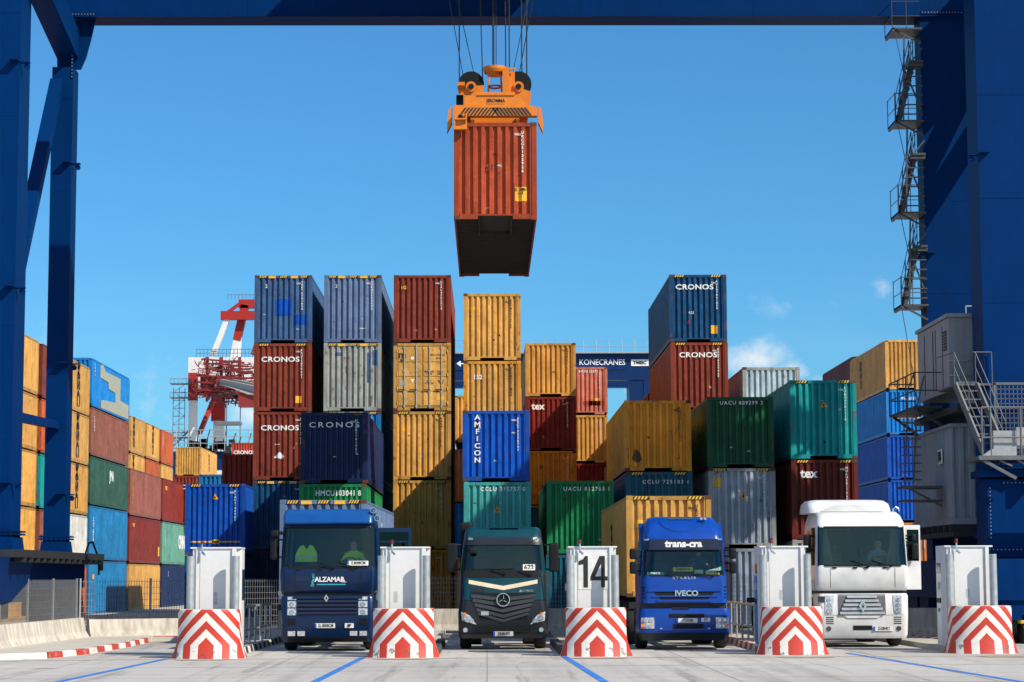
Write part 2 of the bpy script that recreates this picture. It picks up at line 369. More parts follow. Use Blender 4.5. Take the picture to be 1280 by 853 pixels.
def container(label, x, y, z, Hh, col, L=12.19, pitch=.235, marks=(), side_marks=(), frame_col=None, casts=True, door=False, tape=False, num='r', numcol=WHITE, rz=0, group='stacked shipping containers', name='shipping_container', cat='container'):
    """x = left edge of the front face"""
    global CUR_PITCH; CUR_PITCH = pitch; NCONT[0] += 1; rg = random.Random(NCONT[0]*13+5)
    hw = W/2
    t = thing(name, label, cat, (x+hw, y, z), rz, group)
    d = cont_meshes(Hh, L, pitch); m = cmat(col); fm = fmat(frame_col or col)
    def put(nm, key, mats, loc=(0, 0, 0)):
        return link(nm, mcol(d[key], mats, '/'.join(q.name for q in mats)), t, loc)
    put('frame', 'frame', [fm])
    if not door: put('end_wall', 'end_wall', [m])
    put('end_wall', 'far_end_wall', [m]); put('side_wall', 'side_wall', [m]); put('side_wall', 'side_wall_l', [m])
    put('roof', 'roof', [m]); put('underside', 'underside', [UND])
    if casts:
        for cy in ((.081,) if y > 100 else (.081, L-.081)):
            for cx in (-hw+.089, hw-.089):
                for cz in (0, Hh-.118): put('corner_casting', 'corner_casting', [paint('casting_paint', (.10, .045, .03), .7, rust=1.) if rg.random() < .5 else fm, BLACK], (cx, cy, cz))
    if door: make_door(t, Hh, m)
    if tape:
        if tape in (1, True, 'w'):
            hazard(t, -hw+.22, -hw+.62, Hh-.11, Hh-.025); hazard(t, hw-.66, hw-.26, Hh-.11, Hh-.025)
        if tape == 'y':
            hazard(t, -hw+.2, -hw+.5, Hh-.11, Hh-.025); hazard(t, -.15, .15, Hh-.11, Hh-.025); hazard(t, hw-.5, hw-.22, Hh-.11, Hh-.025)
            quadmark(t, -.62, -.32, Hh-.13, Hh-.03, 0, YEL, 'height_sign'); quadmark(t, .32, .62, Hh-.13, Hh-.03, 0, YEL, 'height_sign')
    if num:
        s = ''.join(rg.choice('ABCEGHKLMNRSTU') for _ in range(4))+''.join(rg.choice('0123456789') for _ in range(7)) if num in ('r', 'l') else num
        me_x = hw-.42 if num != 'l' else -hw+.5
        o = text('\n'.join(s), t, (me_x, .012, Hh-.2-len(s)*.062), .115, numcol, name='container_number', bold=.03, line=1.0); drape(o, pitch, .15)
    if casts and not door:
        # small data plates, type code, scrapes
        if num: drape(text(rg.choice(['45G1', '42G1', '22G1', 'L5G1']), t, (.66, .012, Hh-.36), .09, numcol, bold=.02), pitch, .3)
        for q in range(3):
            xx = rg.uniform(-.9, .85); zz = rg.uniform(.3, Hh-.6); ww = rg.uniform(.05, .16); hh_ = rg.uniform(.02, .07)
            drape(MB().prism([(xx, zz), (xx+ww, zz+rg.uniform(-.02, .02)), (xx+ww*.8, zz+hh_), (xx+ww*.2, zz+hh_*1.4)], 1, .0165, .0185).build('scrape', paint('scrape_rust', (.10, .04, .02), .8, rust=1.) if rg.random() < .6 else plain('scrape_pale', (.42, .40, .37), .7), t), pitch)
    for mk in marks: mark(t, Hh, mk)
    for mk in side_marks: smark(t, Hh, L, mk)
    return t
def mark(t, Hh, mk):
    k = mk[0]
    if k == 'text':
        _, s, x, z, size, c, kw = mk
        drape(text(s, t, (x, .012, z), size, c, **kw), CUR_PITCH, 0 if size > .4 else .15)
    elif k == 'rect':
        _, x0, x1, z0, z1, c, nm = mk; drape(quadmark(t, x0, x1, z0, z1, .017, c, nm, .004), CUR_PITCH)
    elif k == 'tri':
        _, x, z, r = mk
        b = MB().prism([(x-r, z-r*.8), (x+r, z-r*.8), (x, z+r)], 1, .010, .016).build('warning_triangle', plain('triangle_orange', (.8, .3, .01), .5), t); drape(b, CUR_PITCH)
        drape(MB().prism([(x-r*.3, z-r*.5), (x+r*.3, z-r*.5), (x, z+r*.35)], 1, .005, .010).build('symbol', BLACK, b), CUR_PITCH)
    elif k == 'poly':
        _, pts, c, nm = mk; drape(MB().prism(pts, 1, .012, .016).build(nm, c, t), CUR_PITCH)
def smark(t, Hh, L, mk):
    """marks on a long side: ('text'|'poly'|'rect', side, along, z, ...)"""
    k, side = mk[0], mk[1]; hw = W/2
    if k == 'text':
        _, _, s, a, z, size, c, kw = mk; kw = dict(kw); stack = kw.pop('stack', False); spin = kw.pop('spin', 0)
        text('\n'.join(s) if stack else s, t, (side*(hw+.002), a, z), size, c, rot=(Matrix.Rotation(R(90)*side, 4, 'Z') @ Matrix.Rotation(R(spin), 4, 'Y')).to_euler(), **kw)
    elif k == 'poly':
        _, _, pts, c, nm = mk; MB().prism(pts, 0, side*(hw-.008), side*(hw+.004)).build(nm, c, t)
def make_door(t, Hh, m):
    hw = W/2; fr = MB()
    for s in (-1, 1):
        a, b = (-hw+.16, -.012) if s < 0 else (.012, hw-.16)
        dr = MB(); dr.box(a, b, .03, .07, .19, Hh-.14)
        for k in range(4):      # raised panels
            z0 = .24+k*(Hh-.42)/4; z1 = z0+(Hh-.42)/4-.08
            dr.prism([(a+.05, z0), (b-.05, z0), (b-.05, z1), (a+.05, z1)], 1, .012, .03)
        do = dr.build('door', m, t)
        for xx in (a+.30, b-.24):
            ro = MB(); ro.tube((xx, -.012, .1), (xx, -.012, Hh-.08), .022, 8)
            for zz in (.2, .8, 1.25, 1.7, Hh-.2): ro.box(xx-.05, xx+.05, -.02, .015, zz-.025, zz+.025)
            rr = ro.build('locking_bar', STEEL, do)
            MB().box(xx-.28, xx+.02, -.045, -.028, .88, .92).build('handle', DSTEEL, rr)
        for zz in (.35, .95, 1.55, Hh-.35): MB().tube((s*(hw-.15), .0, zz-.06), (s*(hw-.15), .0, zz+.06), .028, 8).build('hinge', m, do)

def stack(x, y, z, items, **kw):
    """items bottom to top: (height, colour, label, options)"""
    for it in items:
        hh, c, lab, o = it; o = dict(o); dx = o.pop('dx', 0); a = dict(kw); a.update(o)
        dy = a.pop('dy', 0)
        container(lab, x+dx, y+dy, z, hh, c, **a); z += hh+.018
def cronos(z=2.2, size=.30, x=-.1): return ('text', 'CRONOS', x, z, size, WHITE, dict(bold=.022, sx=1.25, space=1.05))
def plate(z=.35, x=.55, w_=.25, h=.3): return ('rect', x, x+w_, z, z+h, YEL, 'yellow_placard')
H8, H9 = 2.591, 2.896
exec_order = []

# =================================================================== SETTING
def ground():
    m, t, b = new_mat('concrete_ground'); L = t.links.new; nn = t.nodes.new
    c = nn('ShaderNodeTexCoord')
    def noise(sc, sv=(1, 1, 1), d=6, ro=.6):
        mp_ = nn('ShaderNodeMapping'); mp_.inputs['Scale'].default_value = sv; L(c.outputs['Object'], mp_.inputs[0])
        n = nn('ShaderNodeTexNoise'); n.inputs['Scale'].default_value = sc; n.inputs['Detail'].default_value = d; n.inputs['Roughness'].default_value = ro; L(mp_.outputs[0], n.inputs['Vector']); return n.outputs['Fac']
    def rng(v, a, b_, c_, d):
        r = nn('ShaderNodeMapRange'); r.inputs[1].default_value = a; r.inputs[2].default_value = b_; r.inputs[3].default_value = c_; r.inputs[4].default_value = d; L(v, r.inputs[0]); return r.outputs[0]
    def mul(a, b_):
        n = nn('ShaderNodeMath'); n.operation = 'MULTIPLY'; L(a, n.inputs[0]); L(b_, n.inputs[1]); return n.outputs[0]
    v = mul(rng(noise(.12), .3, .7, .84, 1.12), rng(noise(2.5, d=9, ro=.75), .35, .65, .9, 1.08))
    v = mul(v, rng(noise(1.1, (1, .05, 1), 5), .5, .72, 1.05, .72))     # tyre tracks along the lanes
    v = mul(v, rng(noise(.7, (.12, 1.6, 1), 6), .52, .75, 1.03, .80))
    # black rubber tracks where the wheels run, oil spots, pale repair patches
    trk = rng(noise(2.2, (1, .035, 1), 5, .7), .56, .68, 1.0, .62); v = mul(v, trk)
    spot = rng(noise(.9, (1, 1, 1), 3, .4), .70, .74, 1.0, .6); v = mul(v, spot)
    vor = nn('ShaderNodeTexVoronoi'); vor.feature = 'DISTANCE_TO_EDGE'; vor.inputs['Scale'].default_value = .33; L(c.outputs['Object'], vor.inputs['Vector'])
    v = mul(v, rng(vor.outputs['Distance'], .0, .006, .72, 1.0))
    h = nn('ShaderNodeHueSaturation'); h.inputs['Color'].default_value = (.40, .383, .36, 1); L(v, h.inputs['Value'])
    L(h.outputs[0], b.inputs['Base Color']); b.inputs['Roughness'].default_value = .85
    bp = nn('ShaderNodeBump'); bp.inputs['Strength'].default_value = .25; bp.inputs['Distance'].default_value = .02; L(noise(14, d=8), bp.inputs['Height']); L(bp.outputs[0], b.inputs['Normal'])
    g = MB(); g.add([(-3000, -200, 0), (3000, -200, 0), (3000, 5000, 0), (-3000, 5000, 0)], [(0, 1, 2, 3)])
    o = g.build('ground', m); o['kind'] = 'structure'
    # slab joints
    j = MB()
    for x in (-9.2, -4.6, 0, 4.6, 9.2): j.box(x-.009, x+.009, 8, 75, .001, .004)
    for y in (39.2, 46.5, 56.4, 64.2): j.box(-30, 30, y-.012, y+.012, .001, .004)
    o = j.build('slab_joint', plain('joint_black', (.24, .23, .21), .9)); tag(o, 'thin dark joints between the concrete slabs of the lanes', 'joint'); o['kind'] = 'structure'
ground()
def wear(name, col, thr=.42):
    """worn road paint over concrete"""
    m, t, b = new_mat(name); L = t.links.new; nn = t.nodes.new
    c = nn('ShaderNodeTexCoord'); n = nn('ShaderNodeTexNoise'); n.inputs['Scale'].default_value = 2.6; n.inputs['Detail'].default_value = 9; n.inputs['Roughness'].default_value = .75
    L(c.outputs['Object'], n.inputs['Vector']); r = nn('ShaderNodeMapRange'); r.inputs[1].default_value = thr; r.inputs[2].default_value = thr+.12; L(n.outputs['Fac'], r.inputs[0])
    mx_ = nn('ShaderNodeMix'); mx_.data_type = 'RGBA'; L(r.outputs[0], mx_.inputs[0]); mx_.inputs[6].default_value = (.34, .32, .28, 1); mx_.inputs[7].default_value = (*col, 1)
    L(mx_.outputs[2], b.inputs['Base Color']); b.inputs['Roughness'].default_value = .75; return m
BLUEL = wear('blue_road_paint', (.015, .16, .55), .33); YELL = wear('yellow_road_paint', (.62, .40, .12), .50)
def strip(pts, w_, mat, name, label):
    mb = MB()
    for a, b in zip(pts[:-1], pts[1:]):
        a = Vector((*a, .006)); b = Vector((*b, .006)); d = (b-a).normalized(); n = Vector((-d.y, d.x, 0))*w_/2
        mb.add([a-n, b-n, b+n, a+n], [(0, 1, 2, 3)])
    o = mb.build(name, mat); tag(o, label, 'road marking', 'painted lines on the concrete'); o['kind'] = 'structure'
strip([(-7.55, 51.5), (-8.1, 34)], .16, BLUEL, 'blue_line', 'blue line running towards the viewer, leftmost, beside the first striped bollard')
strip([(-2.95, 51.8), (-3.25, 34)], .16, BLUEL, 'blue_line', 'blue line running towards the viewer from the second striped bollard')
strip([(1.83, 52.0), (2.25, 34)], .16, BLUEL, 'blue_line', 'blue line running towards the viewer from the bollard of booth 14')
strip([(8.85, 53.5), (9.75, 34)], .16, BLUEL, 'blue_line', 'long blue line slanting right in front of the white truck')
strip([(-13.5, 49.2), (-11.0, 50.4), (-9, 50.95), (-7.6, 51.1), (13.5, 51.3), (24, 50.2)], .14, YELL, 'yellow_line', 'thin worn yellow line across the front of all the lanes')
for bx in (-6.62, -2.0, 2.62, 7.42, 12.13):
    mb = MB(); mb.add([(bx-.75, 50.95, .011), (bx+.75, 50.95, .011), (bx+.5, 50.45, .011), (bx-.5, 50.45, .011)], [(0, 1, 2, 3)])
    o = mb.build('yellow_patch', YELL); tag(o, 'worn yellow painted patch at the foot of a striped bollard', 'road marking', 'yellow patches in front of bollards'); o['kind'] = 'structure'

# pavement on the left with kerb
def kerb(pts, name, label, cols=(REDM, WHITE), seg=.5, hh=.14, w_=.22, start=0):
    t = thing(name, label, 'kerb'); t['kind'] = 'structure'
    k = start; Ls = []
    for a, b in zip(pts[:-1], pts[1:]):
        a = Vector((*a, 0)); b = Vector((*b, 0)); L = (b-a).length; n = max(1, round(L/seg)); d = (b-a)/n; nv = Vector((-d.y, d.x, 0)).normalized()*w_/2
        for i in range(n):
            p = a+d*i; q = p+d*.985; Ls.append((p, q, nv, k)); k += 1
    for ci in (0, 1):
        mb = MB()
        for p, q, nv, kk in Ls:
            if kk % 2 != ci: continue
            z = Vector((0, 0, hh)); c = nv*.72
            mb.add([p-nv, q-nv, q+nv, p+nv, p-c+z, q-c+z, q+c+z, p+c+z], [(3,2,1,0),(4,5,6,7),(0,1,5,4),(1,2,6,5),(2,3,7,6),(3,0,4,7)])
        mb.build('kerb_stones', cols[ci], t)
    return t
KRED = wear('kerb_red', (.40, .035, .02), .36); KWH = wear('kerb_white', (.62, .60, .56), .36)
KBK = plain('kerb_black', (.03, .03, .03), .8)
kerb([(-18, 50.2), (-13.2, 50.6), (-11.5, 51.2), (-10.55, 52.2), (-10.1, 55), (-10.02, 60), (-10.1, 64.5)], 'painted_kerb', 'red and white kerb curving along the left pavement', (KRED, KWH), 1.0)
kerb([(-10.1, 66.2), (-7.4, 66.3)], 'painted_kerb', 'short all red kerb behind the first booth', (KRED, KRED), .9)
pv = MB(); pv.prism([(-22, 50.35), (-13.2, 50.75), (-11.6, 51.35), (-10.7, 52.3), (-10.22, 55), (-10.15, 66), (-7.4, 66.2), (-7.4, 74), (-22, 74)], 2, 0, .12)
o = pv.build('pavement', paint('pavement_concrete', (.44, .41, .36), .85, rust=-.6, fade=.1, streak=.1)); o['kind'] = 'structure'

def jersey(pts, name, label, group, hh=.85):
    t = thing(name, label, 'barrier', (*pts[0], .0), 0, group)
    o0 = Vector((*pts[0], 0))
    for a, b in zip(pts[:-1], pts[1:]):
        a = Vector((*a, 0))-o0; b = Vector((*b, 0))-o0; L = (b-a).length; n = max(1, round(L/4.0)); d = (b-a)/n; nv = Vector((-d.y, d.x, 0)).normalized()
        for i in range(n):
            p = a+d*(i+.003); q = a+d*(i+.997); mb = MB(); prof = [(-.3, 0), (-.3, .08), (-.17, .3), (-.09, hh), (.09, hh), (.17, .3), (.3, .08), (.3, 0)]
            vs = [p+nv*u+Vector((0, 0, v)) for u, v in prof]+[q+nv*u+Vector((0, 0, v)) for u, v in prof]
            k = len(prof); mb.add(vs, [tuple(range(k-1, -1, -1)), tuple(range(k, 2*k))]+[(j, (j+1) % k, k+(j+1) % k, k+j) for j in range(k)])
            mb.build('barrier_segment', CONC, t)
    return t
BG = 'concrete barriers behind the lanes'
jersey([(-12.9, 45), (-12.65, 57), (-12.4, 66.6)], 'concrete_barrier', 'long sunlit pale concrete barrier below the left fence', BG, .70)
jersey([(-12.25, 66.9), (-7.3, 69.8)], 'concrete_barrier', 'grey shaded barrier turning behind the first booth', BG, .64)
for i, (a, b, l) in enumerate([(-7.1, -5.9, 'short barrier between the first booth and the dark blue truck'), (-3.1, -.9, 'barrier between the dark blue truck and the teal truck'), (1.6, 3.6, 'barrier between the teal truck and booth 14'), (6.6, 8.4, 'barrier between the bright blue truck and the fourth booth')]):
    jersey([(a, 74), (b, 74)], 'concrete_barrier', l, BG, .82)
jersey([(11.6, 67), (18, 66.0)], 'concrete_barrier', 'grey barrier between the white truck and the last booth', BG, .9)

def mesh_fence(a, b, label, n, hh=1.95, wx=.09, wz=.2, mat=None, base=0.0, r=.005):
    a = Vector((*a, 0)); b = Vector((*b, 0)); L = (b-a).length; t = thing('mesh_fence', label, 'fence', tuple(a), math.atan2(b.y-a.y, b.x-a.x), 'wire mesh fences')
    for i in range(n+1):
        x = L*i/n; MB().box(x-.03, x+.03, -.03, .03, 0, hh+.04).build('post', STEEL, t)
    for i in range(n):
        x0 = L*i/n+.03; x1 = L*(i+1)/n-.03; p = MB(); k = int((x1-x0)/wx)
        for j in range(k+1):
            x = x0+(x1-x0)*j/k; p.box(x-r, x+r, -r, r, base+.05, hh)
        z = base+.08
        while z < hh+.01: p.box(x0, x1, -r*1.6, r*1.6, z-r, z+r); z += wz
        p.build('wire_panel', mat or plain('fence_wire', (.24, .25, .26), .5, .4), t)
    return t
mesh_fence((-14.4, 57), (-13.35, 70.9), 'tall wire mesh fence panels along the left, above the sunlit barrier', 5, 1.85, .055, .2, base=.1, r=.004)
mesh_fence((-13.3, 71.2), (-7.2, 76.4), 'darker wire mesh fence behind the left barrier corner', 3, 1.85, .1, .2, base=.1)
mesh_fence((-7.1, 76.5), (-.6, 76.5), 'wire mesh fence behind the second booth and dark blue truck', 3, 1.95, .1, .16)
mesh_fence((-.5, 76.5), (4.0, 76.5), 'wire mesh fence behind the teal truck and booth 14', 2, 1.95, .1, .16)
mesh_fence((6.3, 76.5), (14, 76.5), 'wire mesh fence behind the fourth booth and white truck', 3, 1.95, .1, .16)

def guard_rail(x, y0, y1, label, z=1.12):
    t = thing('guard_rail', label, 'railing', (x, y0, 0), 0, 'tubular guard rails beside the lanes')
    L = y1-y0; m = MB(); m.tube((0, 0, z), (0, L, z), .032); m.tube((0, 0, z*.45), (0, L, z*.45), .022); m.build('rail', STEEL, t)
    n = max(2, round(L/1.35))
    for i in range(n+1): MB().tube((0, L*i/n, 0), (0, L*i/n, z), .03).build('post', STEEL, t)
guard_rail(-6.42, 54.8, 64.5, 'galvanised rail between the first booth and the dark blue truck')
guard_rail(7.25, 57.6, 66.0, 'galvanised rail between the bright blue truck and the fourth booth')
for x, y0, y1, l in [(-6.2, 52.9, 66, 'striped kerb left of the dark blue truck'), (-1.3, 53, 62, 'dark rubber kerb left of the teal truck'), (1.9, 53, 62, 'dark rubber kerb right of the teal truck'), (6.95, 54, 66, 'striped kerb right of the bright blue truck'), (12.6, 57, 68, 'striped kerb right of the white truck')]:
    kerb([(x, y0), (x, y1)], 'lane_kerb', l, (KBK, KWH if 'striped' in l else plain('kerb_dark_grey', (.08, .08, .08), .8)) if x < 4 else (KRED, KWH), .55, .16, .26)
# islands
for x, w_ in ((-6.62, .5), (-2.0, .6), (2.62, .6), (7.4, .5), (12.0, .55)):
    o = MB().box(x-w_, x+w_, 54.2, 73.5, 0, .13).build('pavement', MATS['pavement_concrete']); o['kind'] = 'structure'

# ------------------------------------------------------------------ bollards and booths
def chevron_mat():
    m, t, b = new_mat('chevron_paint'); L = t.links.new; nn = t.nodes.new
    uv = nn('ShaderNodeUVMap'); s = nn('ShaderNodeSeparateXYZ'); L(uv.outputs[0], s.inputs[0])
    def mt(op, a, c=None):
        n = nn('ShaderNodeMath'); n.operation = op
        for i, v in enumerate((a, c)):
            if v is None: continue
            if isinstance(v, (int, float)): n.inputs[i].default_value = v
            else: L(v, n.inputs[i])
        return n.outputs[0]
    nz_ = nn('ShaderNodeTexNoise'); c = nn('ShaderNodeTexCoord'); L(c.outputs['Object'], nz_.inputs['Vector']); nz_.inputs['Scale'].default_value = 9
    oi_ = nn('ShaderNodeObjectInfo'); va = nn('ShaderNodeVectorMath'); va.operation = 'ADD'; L(c.outputs['Object'], va.inputs[0]); cb_ = nn('ShaderNodeCombineXYZ'); L(mt('MULTIPLY', oi_.outputs['Random'], 31.0), cb_.inputs[0]); L(mt('MULTIPLY', oi_.outputs['Random'], 17.0), cb_.inputs[2]); L(cb_.outputs[0], va.inputs[1])
    wob = mt('MULTIPLY', mt('SUBTRACT', nz_.outputs['Fac'], .5), .02)
    d = mt('ADD', mt('ABSOLUTE', s.outputs[0]), mt('MAXIMUM', mt('SUBTRACT', s.outputs[1], .315), 0.0)); d = mt('ADD', d, wob)
    k = mt('MODULO', mt('ADD', d, .01), .388); f = mt('LESS_THAN', k, .194)
    n2 = nn('ShaderNodeTexNoise'); L(va.outputs[0], n2.inputs['Vector']); n2.inputs['Scale'].default_value = 4.2; n2.inputs['Detail'].default_value = 9; n2.inputs['Roughness'].default_value = .7
    mx_ = nn('ShaderNodeMix'); mx_.data_type = 'RGBA'; L(f, mx_.inputs[0]); mx_.inputs[6].default_value = (.72, .69, .64, 1); mx_.inputs[7].default_value = (.50, .035, .018, 1)
    # scuffs near the foot
    foot = mt('MULTIPLY', mt('GREATER_THAN', n2.outputs['Fac'], .565), mt('LESS_THAN', s.outputs[1], .22)); foot = mt('MULTIPLY', foot, .75)
    m2 = nn('ShaderNodeMix'); m2.data_type = 'RGBA'; L(foot, m2.inputs[0]); L(mx_.outputs[2], m2.inputs[6]); m2.inputs[7].default_value = (.07, .06, .055, 1)
    hsv = nn('ShaderNodeHueSaturation'); L(m2.outputs[2], hsv.inputs['Color']); r = nn('ShaderNodeMapRange'); r.inputs[1].default_value = .3; r.inputs[2].default_value = .7; r.inputs[3].default_value = .85; r.inputs[4].default_value = 1.08; L(n2.outputs['Fac'], r.inputs[0]); L(r.outputs[0], hsv.inputs['Value'])
    L(hsv.outputs[0], b.inputs['Base Color']); b.inputs['Roughness'].default_value = .55
    bp = nn('ShaderNodeBump'); bp.inputs['Strength'].default_value = .2; bp.inputs['Distance'].default_value = .02; L(n2.outputs['Fac'], bp.inputs['Height']); L(bp.outputs[0], b.inputs['Normal'])
    return m
CHEV = chevron_mat()
def bollard(x, y, label):
    mb = MB(); n = 28; prof = []
    zs = [0, .02, .10, .2, .28, .36, .5, .7, .9, 1.05, 1.13, 1.15]
    def rad(z): return .725+.15*max(0, 1-z/.55)**1.6+(-.015 if z > 1.14 else 0)
    uv = []; vs = []
    for z in zs:
        r = rad(z)
        vs.append((-r*.985, .55, z)); uv.append((-r*1.2-.3, z))
        for i in range(n+1):
            t = math.pi*(i/n); px = -r*math.cos(t); py = -r*.62*math.sin(t)
            vs.append((px, py, z)); uv.append((px*(1+.12*abs(math.cos(t))**3), z))
        vs.append((r*.985, .55, z)); uv.append((r*1.2+.3, z))
    k = n+3
    fs = [(j*k+i, j*k+i+1, (j+1)*k+i+1, (j+1)*k+i) for j in range(len(zs)-1) for i in range(k-1)]
    fs += [(j*k+k-1, j*k, (j+1)*k, (j+1)*k+k-1) for j in range(len(zs)-1)]
    fs.append(tuple(range((len(zs)-1)*k, len(zs)*k)))
    mb.v = vs; mb.f = fs; mb.m = [0]*(len(fs)-1)+[1]; mb.uv = uv
    o = mb.build('concrete_bollard', [CHEV, CONC], None, (x, y+.55, 0), smooth=True)
    tag(o, label, 'bollard', 'striped concrete bollards at the lane ends'); return o
BWH = plain('booth_white', (.64, .64, .64), .35, var=.03); BGR = plain('booth_grey', (.56, .57, .58), .4, var=.04)
def booth(x, y, label, sign=None, panel=None):
    t = thing('gate_booth', label, 'booth', (x, y, 0), 0, 'white gate booths on the islands')
    zt = 2.64
    b = MB(); b.box(-.56, .50, .06, .5, .13, zt-.04); b.box(-.62, .58, .5, 1.1, .13, zt-.04); b.build('body', BWH, t)
    MB().bbox(-.625, .595, .02, 1.105, zt-.04, zt, .012).build('roof_cap', BWH, t)
    MB().box(-.44, .40, .045, .06, .9, zt-.1).build('front_panel', BWH, t)
    # corner fins standing forward of the panel
    MB().prism([(-.63, .5), (-.55, .5), (-.44, .03), (-.48, .02)], 2, .13, zt-.042).build('side_fin', BGR, t)
    MB().prism([(.40, .0), (.49, .0), (.59, .5), (.50, .5)], 2, .13, zt-.042).build('side_fin', BWH, t)
    for s in (-.57, .52):
        q = MB(); q.tube((s, -.28, .1), (s, -.28, 2.42), .095, 18); q.build('guard_pole', STEEL, t, smooth=True)
    # side face equipment
    for s in (-1, 1):
        xx = .58 if s > 0 else -.62
        g = MB().box(min(xx, xx+s*.012), max(xx, xx+s*.012), .55, 1.0, 1.35 if s > 0 else 1.95, 2.1 if s > 0 else 2.2).build('window', DGLASS if s > 0 else plain('screen_dark', (.02, .03, .03), .2), t)
        if s < 0:
            MB().box(xx-.02, xx, .58, 1.0, 1.2, 1.32).build('card_slot', BLK, t)
            MB().disc((xx-.012, .8, 1.02), .05, 'x', .03, 14).build('button', plain('button_green', (.02, .2, .1), .4), t)
            MB().box(xx-.05, xx, .66, .8, 1.55, 1.72).build('card_reader', SILVER, t)
    MB().box(-.385, -.378, .038, .045, .95, 2.5).build('door_seam', plain('seam_grey', (.3, .3, .3), .6), t)
    random.seed(int(x*100)); sxx = random.uniform(-.3, .1)
    if not sign: MB().box(sxx, sxx+.09, .04, .045, 1.25+random.random()*.2, 1.55).build('sticker', plain('sticker_faded', (.42, .45, .46), .6), t)
    c = MB(); c.tube((-.33, -.03, zt-.16), (-.33, -.03, zt+.06), .022, 8); c.tube((-.33, -.03, zt-.12), (-.25, -.1, zt-.2), .03, 8, mi=0); c.build('beacon_bracket', CHROME, t)
    MB().lathe([(0, .06), (.04, .06), (.04, .13), (.033, .16), (0, .16)], (-.33, -.03, zt), 'z', 12).build('beacon', plain('beacon_red', (.18, .01, .01), .3), t)
    MB().lathe([(0, .16), (.036, .16), (.036, .19), (0, .19)], (-.33, -.03, zt), 'z', 12).build('beacon_cap', BLK, t)
    if sign:
        MB().box(-.37, .35, .035, .045, 1.58, 2.46).build('number_board', plain('board_grey', (.66, .66, .65), .6), t)
        MB().prism([(-.13, 1.63), (-.13, 2.40), (-.20, 2.40), (-.24, 2.33), (-.36, 2.27), (-.36, 2.18), (-.24, 2.20), (-.24, 1.63)], 1, .027, .035).build('digit', BLACK, t)
        MB().prism([(.19, 1.63), (.19, 1.80), (-.07, 1.80), (-.07, 1.89), (.16, 2.40), (.29, 2.40), (.29, 1.90), (.35, 1.90), (.35, 1.80), (.29, 1.80), (.29, 1.63)], 1, .027, .035).build('digit', BLACK, t)
        MB().prism([(.19, 1.90), (.19, 2.20), (.045, 1.90)], 1, .024, .027).build('digit_gap', MATS['board_grey'], t)
    if panel: MB().box(-.636, -.628, .55, 1.05, .2, 1.9).build('blue_poster', plain('poster_blue', (.02, .2, .5), .5), t)
    return t
BX = [(-6.62, 51.3), (-2.0, 51.5), (2.62, 51.8), (7.42, 52.3), (12.13, 52.7)]
LB = ['leftmost red and white striped bollard, left of the dark blue truck', 'striped bollard between the dark blue and the teal truck', 'striped bollard under the booth numbered 14', 'striped bollard between the bright blue truck and the white truck', 'rightmost red and white striped bollard, right of the white truck']
LO = ['leftmost plain white gate booth, left of the dark blue truck', 'plain white gate booth between the dark blue and the teal truck', 'white gate booth with a big black number 14', 'white gate booth between the bright blue truck and the white truck', 'rightmost white gate booth with card slots on its left side']
for i, (x, y) in enumerate(BX):
    bollard(x, y, LB[i]); booth(x+.0, y+1.75, LO[i], '14' if i == 2 else None, i == 3)
# =================================================================== CONTAINER STACKS
P9 = [ -9.87, -6.91, -3.95, -.98, 1.96, 4.90, 7.83, 10.86 ]
def T(s, x, z, size, c=WHITE, **kw): return ('text', s, x, z, size, c, kw)
Y1 = 91.3
stack(P9[0], Y1, .15, [
 (H9, 'navy', 'navy container at ground level behind the fence, leftmost of the tall back row', {}),
 (H9, 'darkblue', 'dark blue container with yellow height signs under the lower red one, leftmost tall stack', dict(tape='y')),
 (H9, 'redbrown', 'scratched brick red container, third from the top of the leftmost tall stack', dict(marks=[cronos(), plate(x=.95), ('poly', [(-.35, .95), (-.1, 1.2), (.1, 1.0), (0, .9)], WHITE, 'scrape'), ('poly', [(.45, 1.35), (.55, 1.45), (.5, 1.3)], WHITE, 'scrape'), ('rect', -.3, -.1, 1.5, 1.53, WHITE, 'scrape')], num='r')),
 (H9, 'redbrown', 'brick red container with yellow placard, second from the top of the leftmost tall stack', dict(marks=[cronos(), plate(x=.55)], tape=True)),
 (H9, 'fadedblue', 'faded blue container with brighter repainted patches, top of the leftmost tall stack', dict(tape='y', num='r', marks=[('rect', -.33, .38, 1.17, 1.88, cmat('blue'), 'repaint_patch'), ('rect', .42, 1.02, .78, 1.2, cmat('blue'), 'repaint_patch'), T('2', -.72, 2.42, .22)]))], pitch=.24)
stack(P9[1], Y1, .15, [
 (H9, 'maroon', 'maroon container at ground level, second tall stack from the left', {}),
 (H9, 'darkblue', 'dark blue container low in the second tall stack, behind the green one', {}),
 (H9, 'skyblue', 'sky blue container mostly hidden behind the dark navy one, second tall stack', dict(tape='y')),
 (H9, 'lightgrey', 'rust streaked pale grey container, second from the top of the second tall stack', dict(tape='y', marks=[('rect', .85, 1.06, 1.95, 2.6, cmat('fadedblue'), 'repaint_patch'), ('rect', -.75, -.45, 2.35, 2.5, cmat('fadedblue'), 'repaint_patch'), ('rect', .62, .7, 1.2, 2.5, cmat('fadedblue'), 'repaint_patch')], num=None)),
 (H9, 'steelblue', 'dull steel blue container with rusty edge, top of the second tall stack', dict(tape='y', marks=[T('2', -.7, 2.42, .2), ('rect', .3, .55, .6, .63, WHITE, 'scrape')]))], pitch=.24)
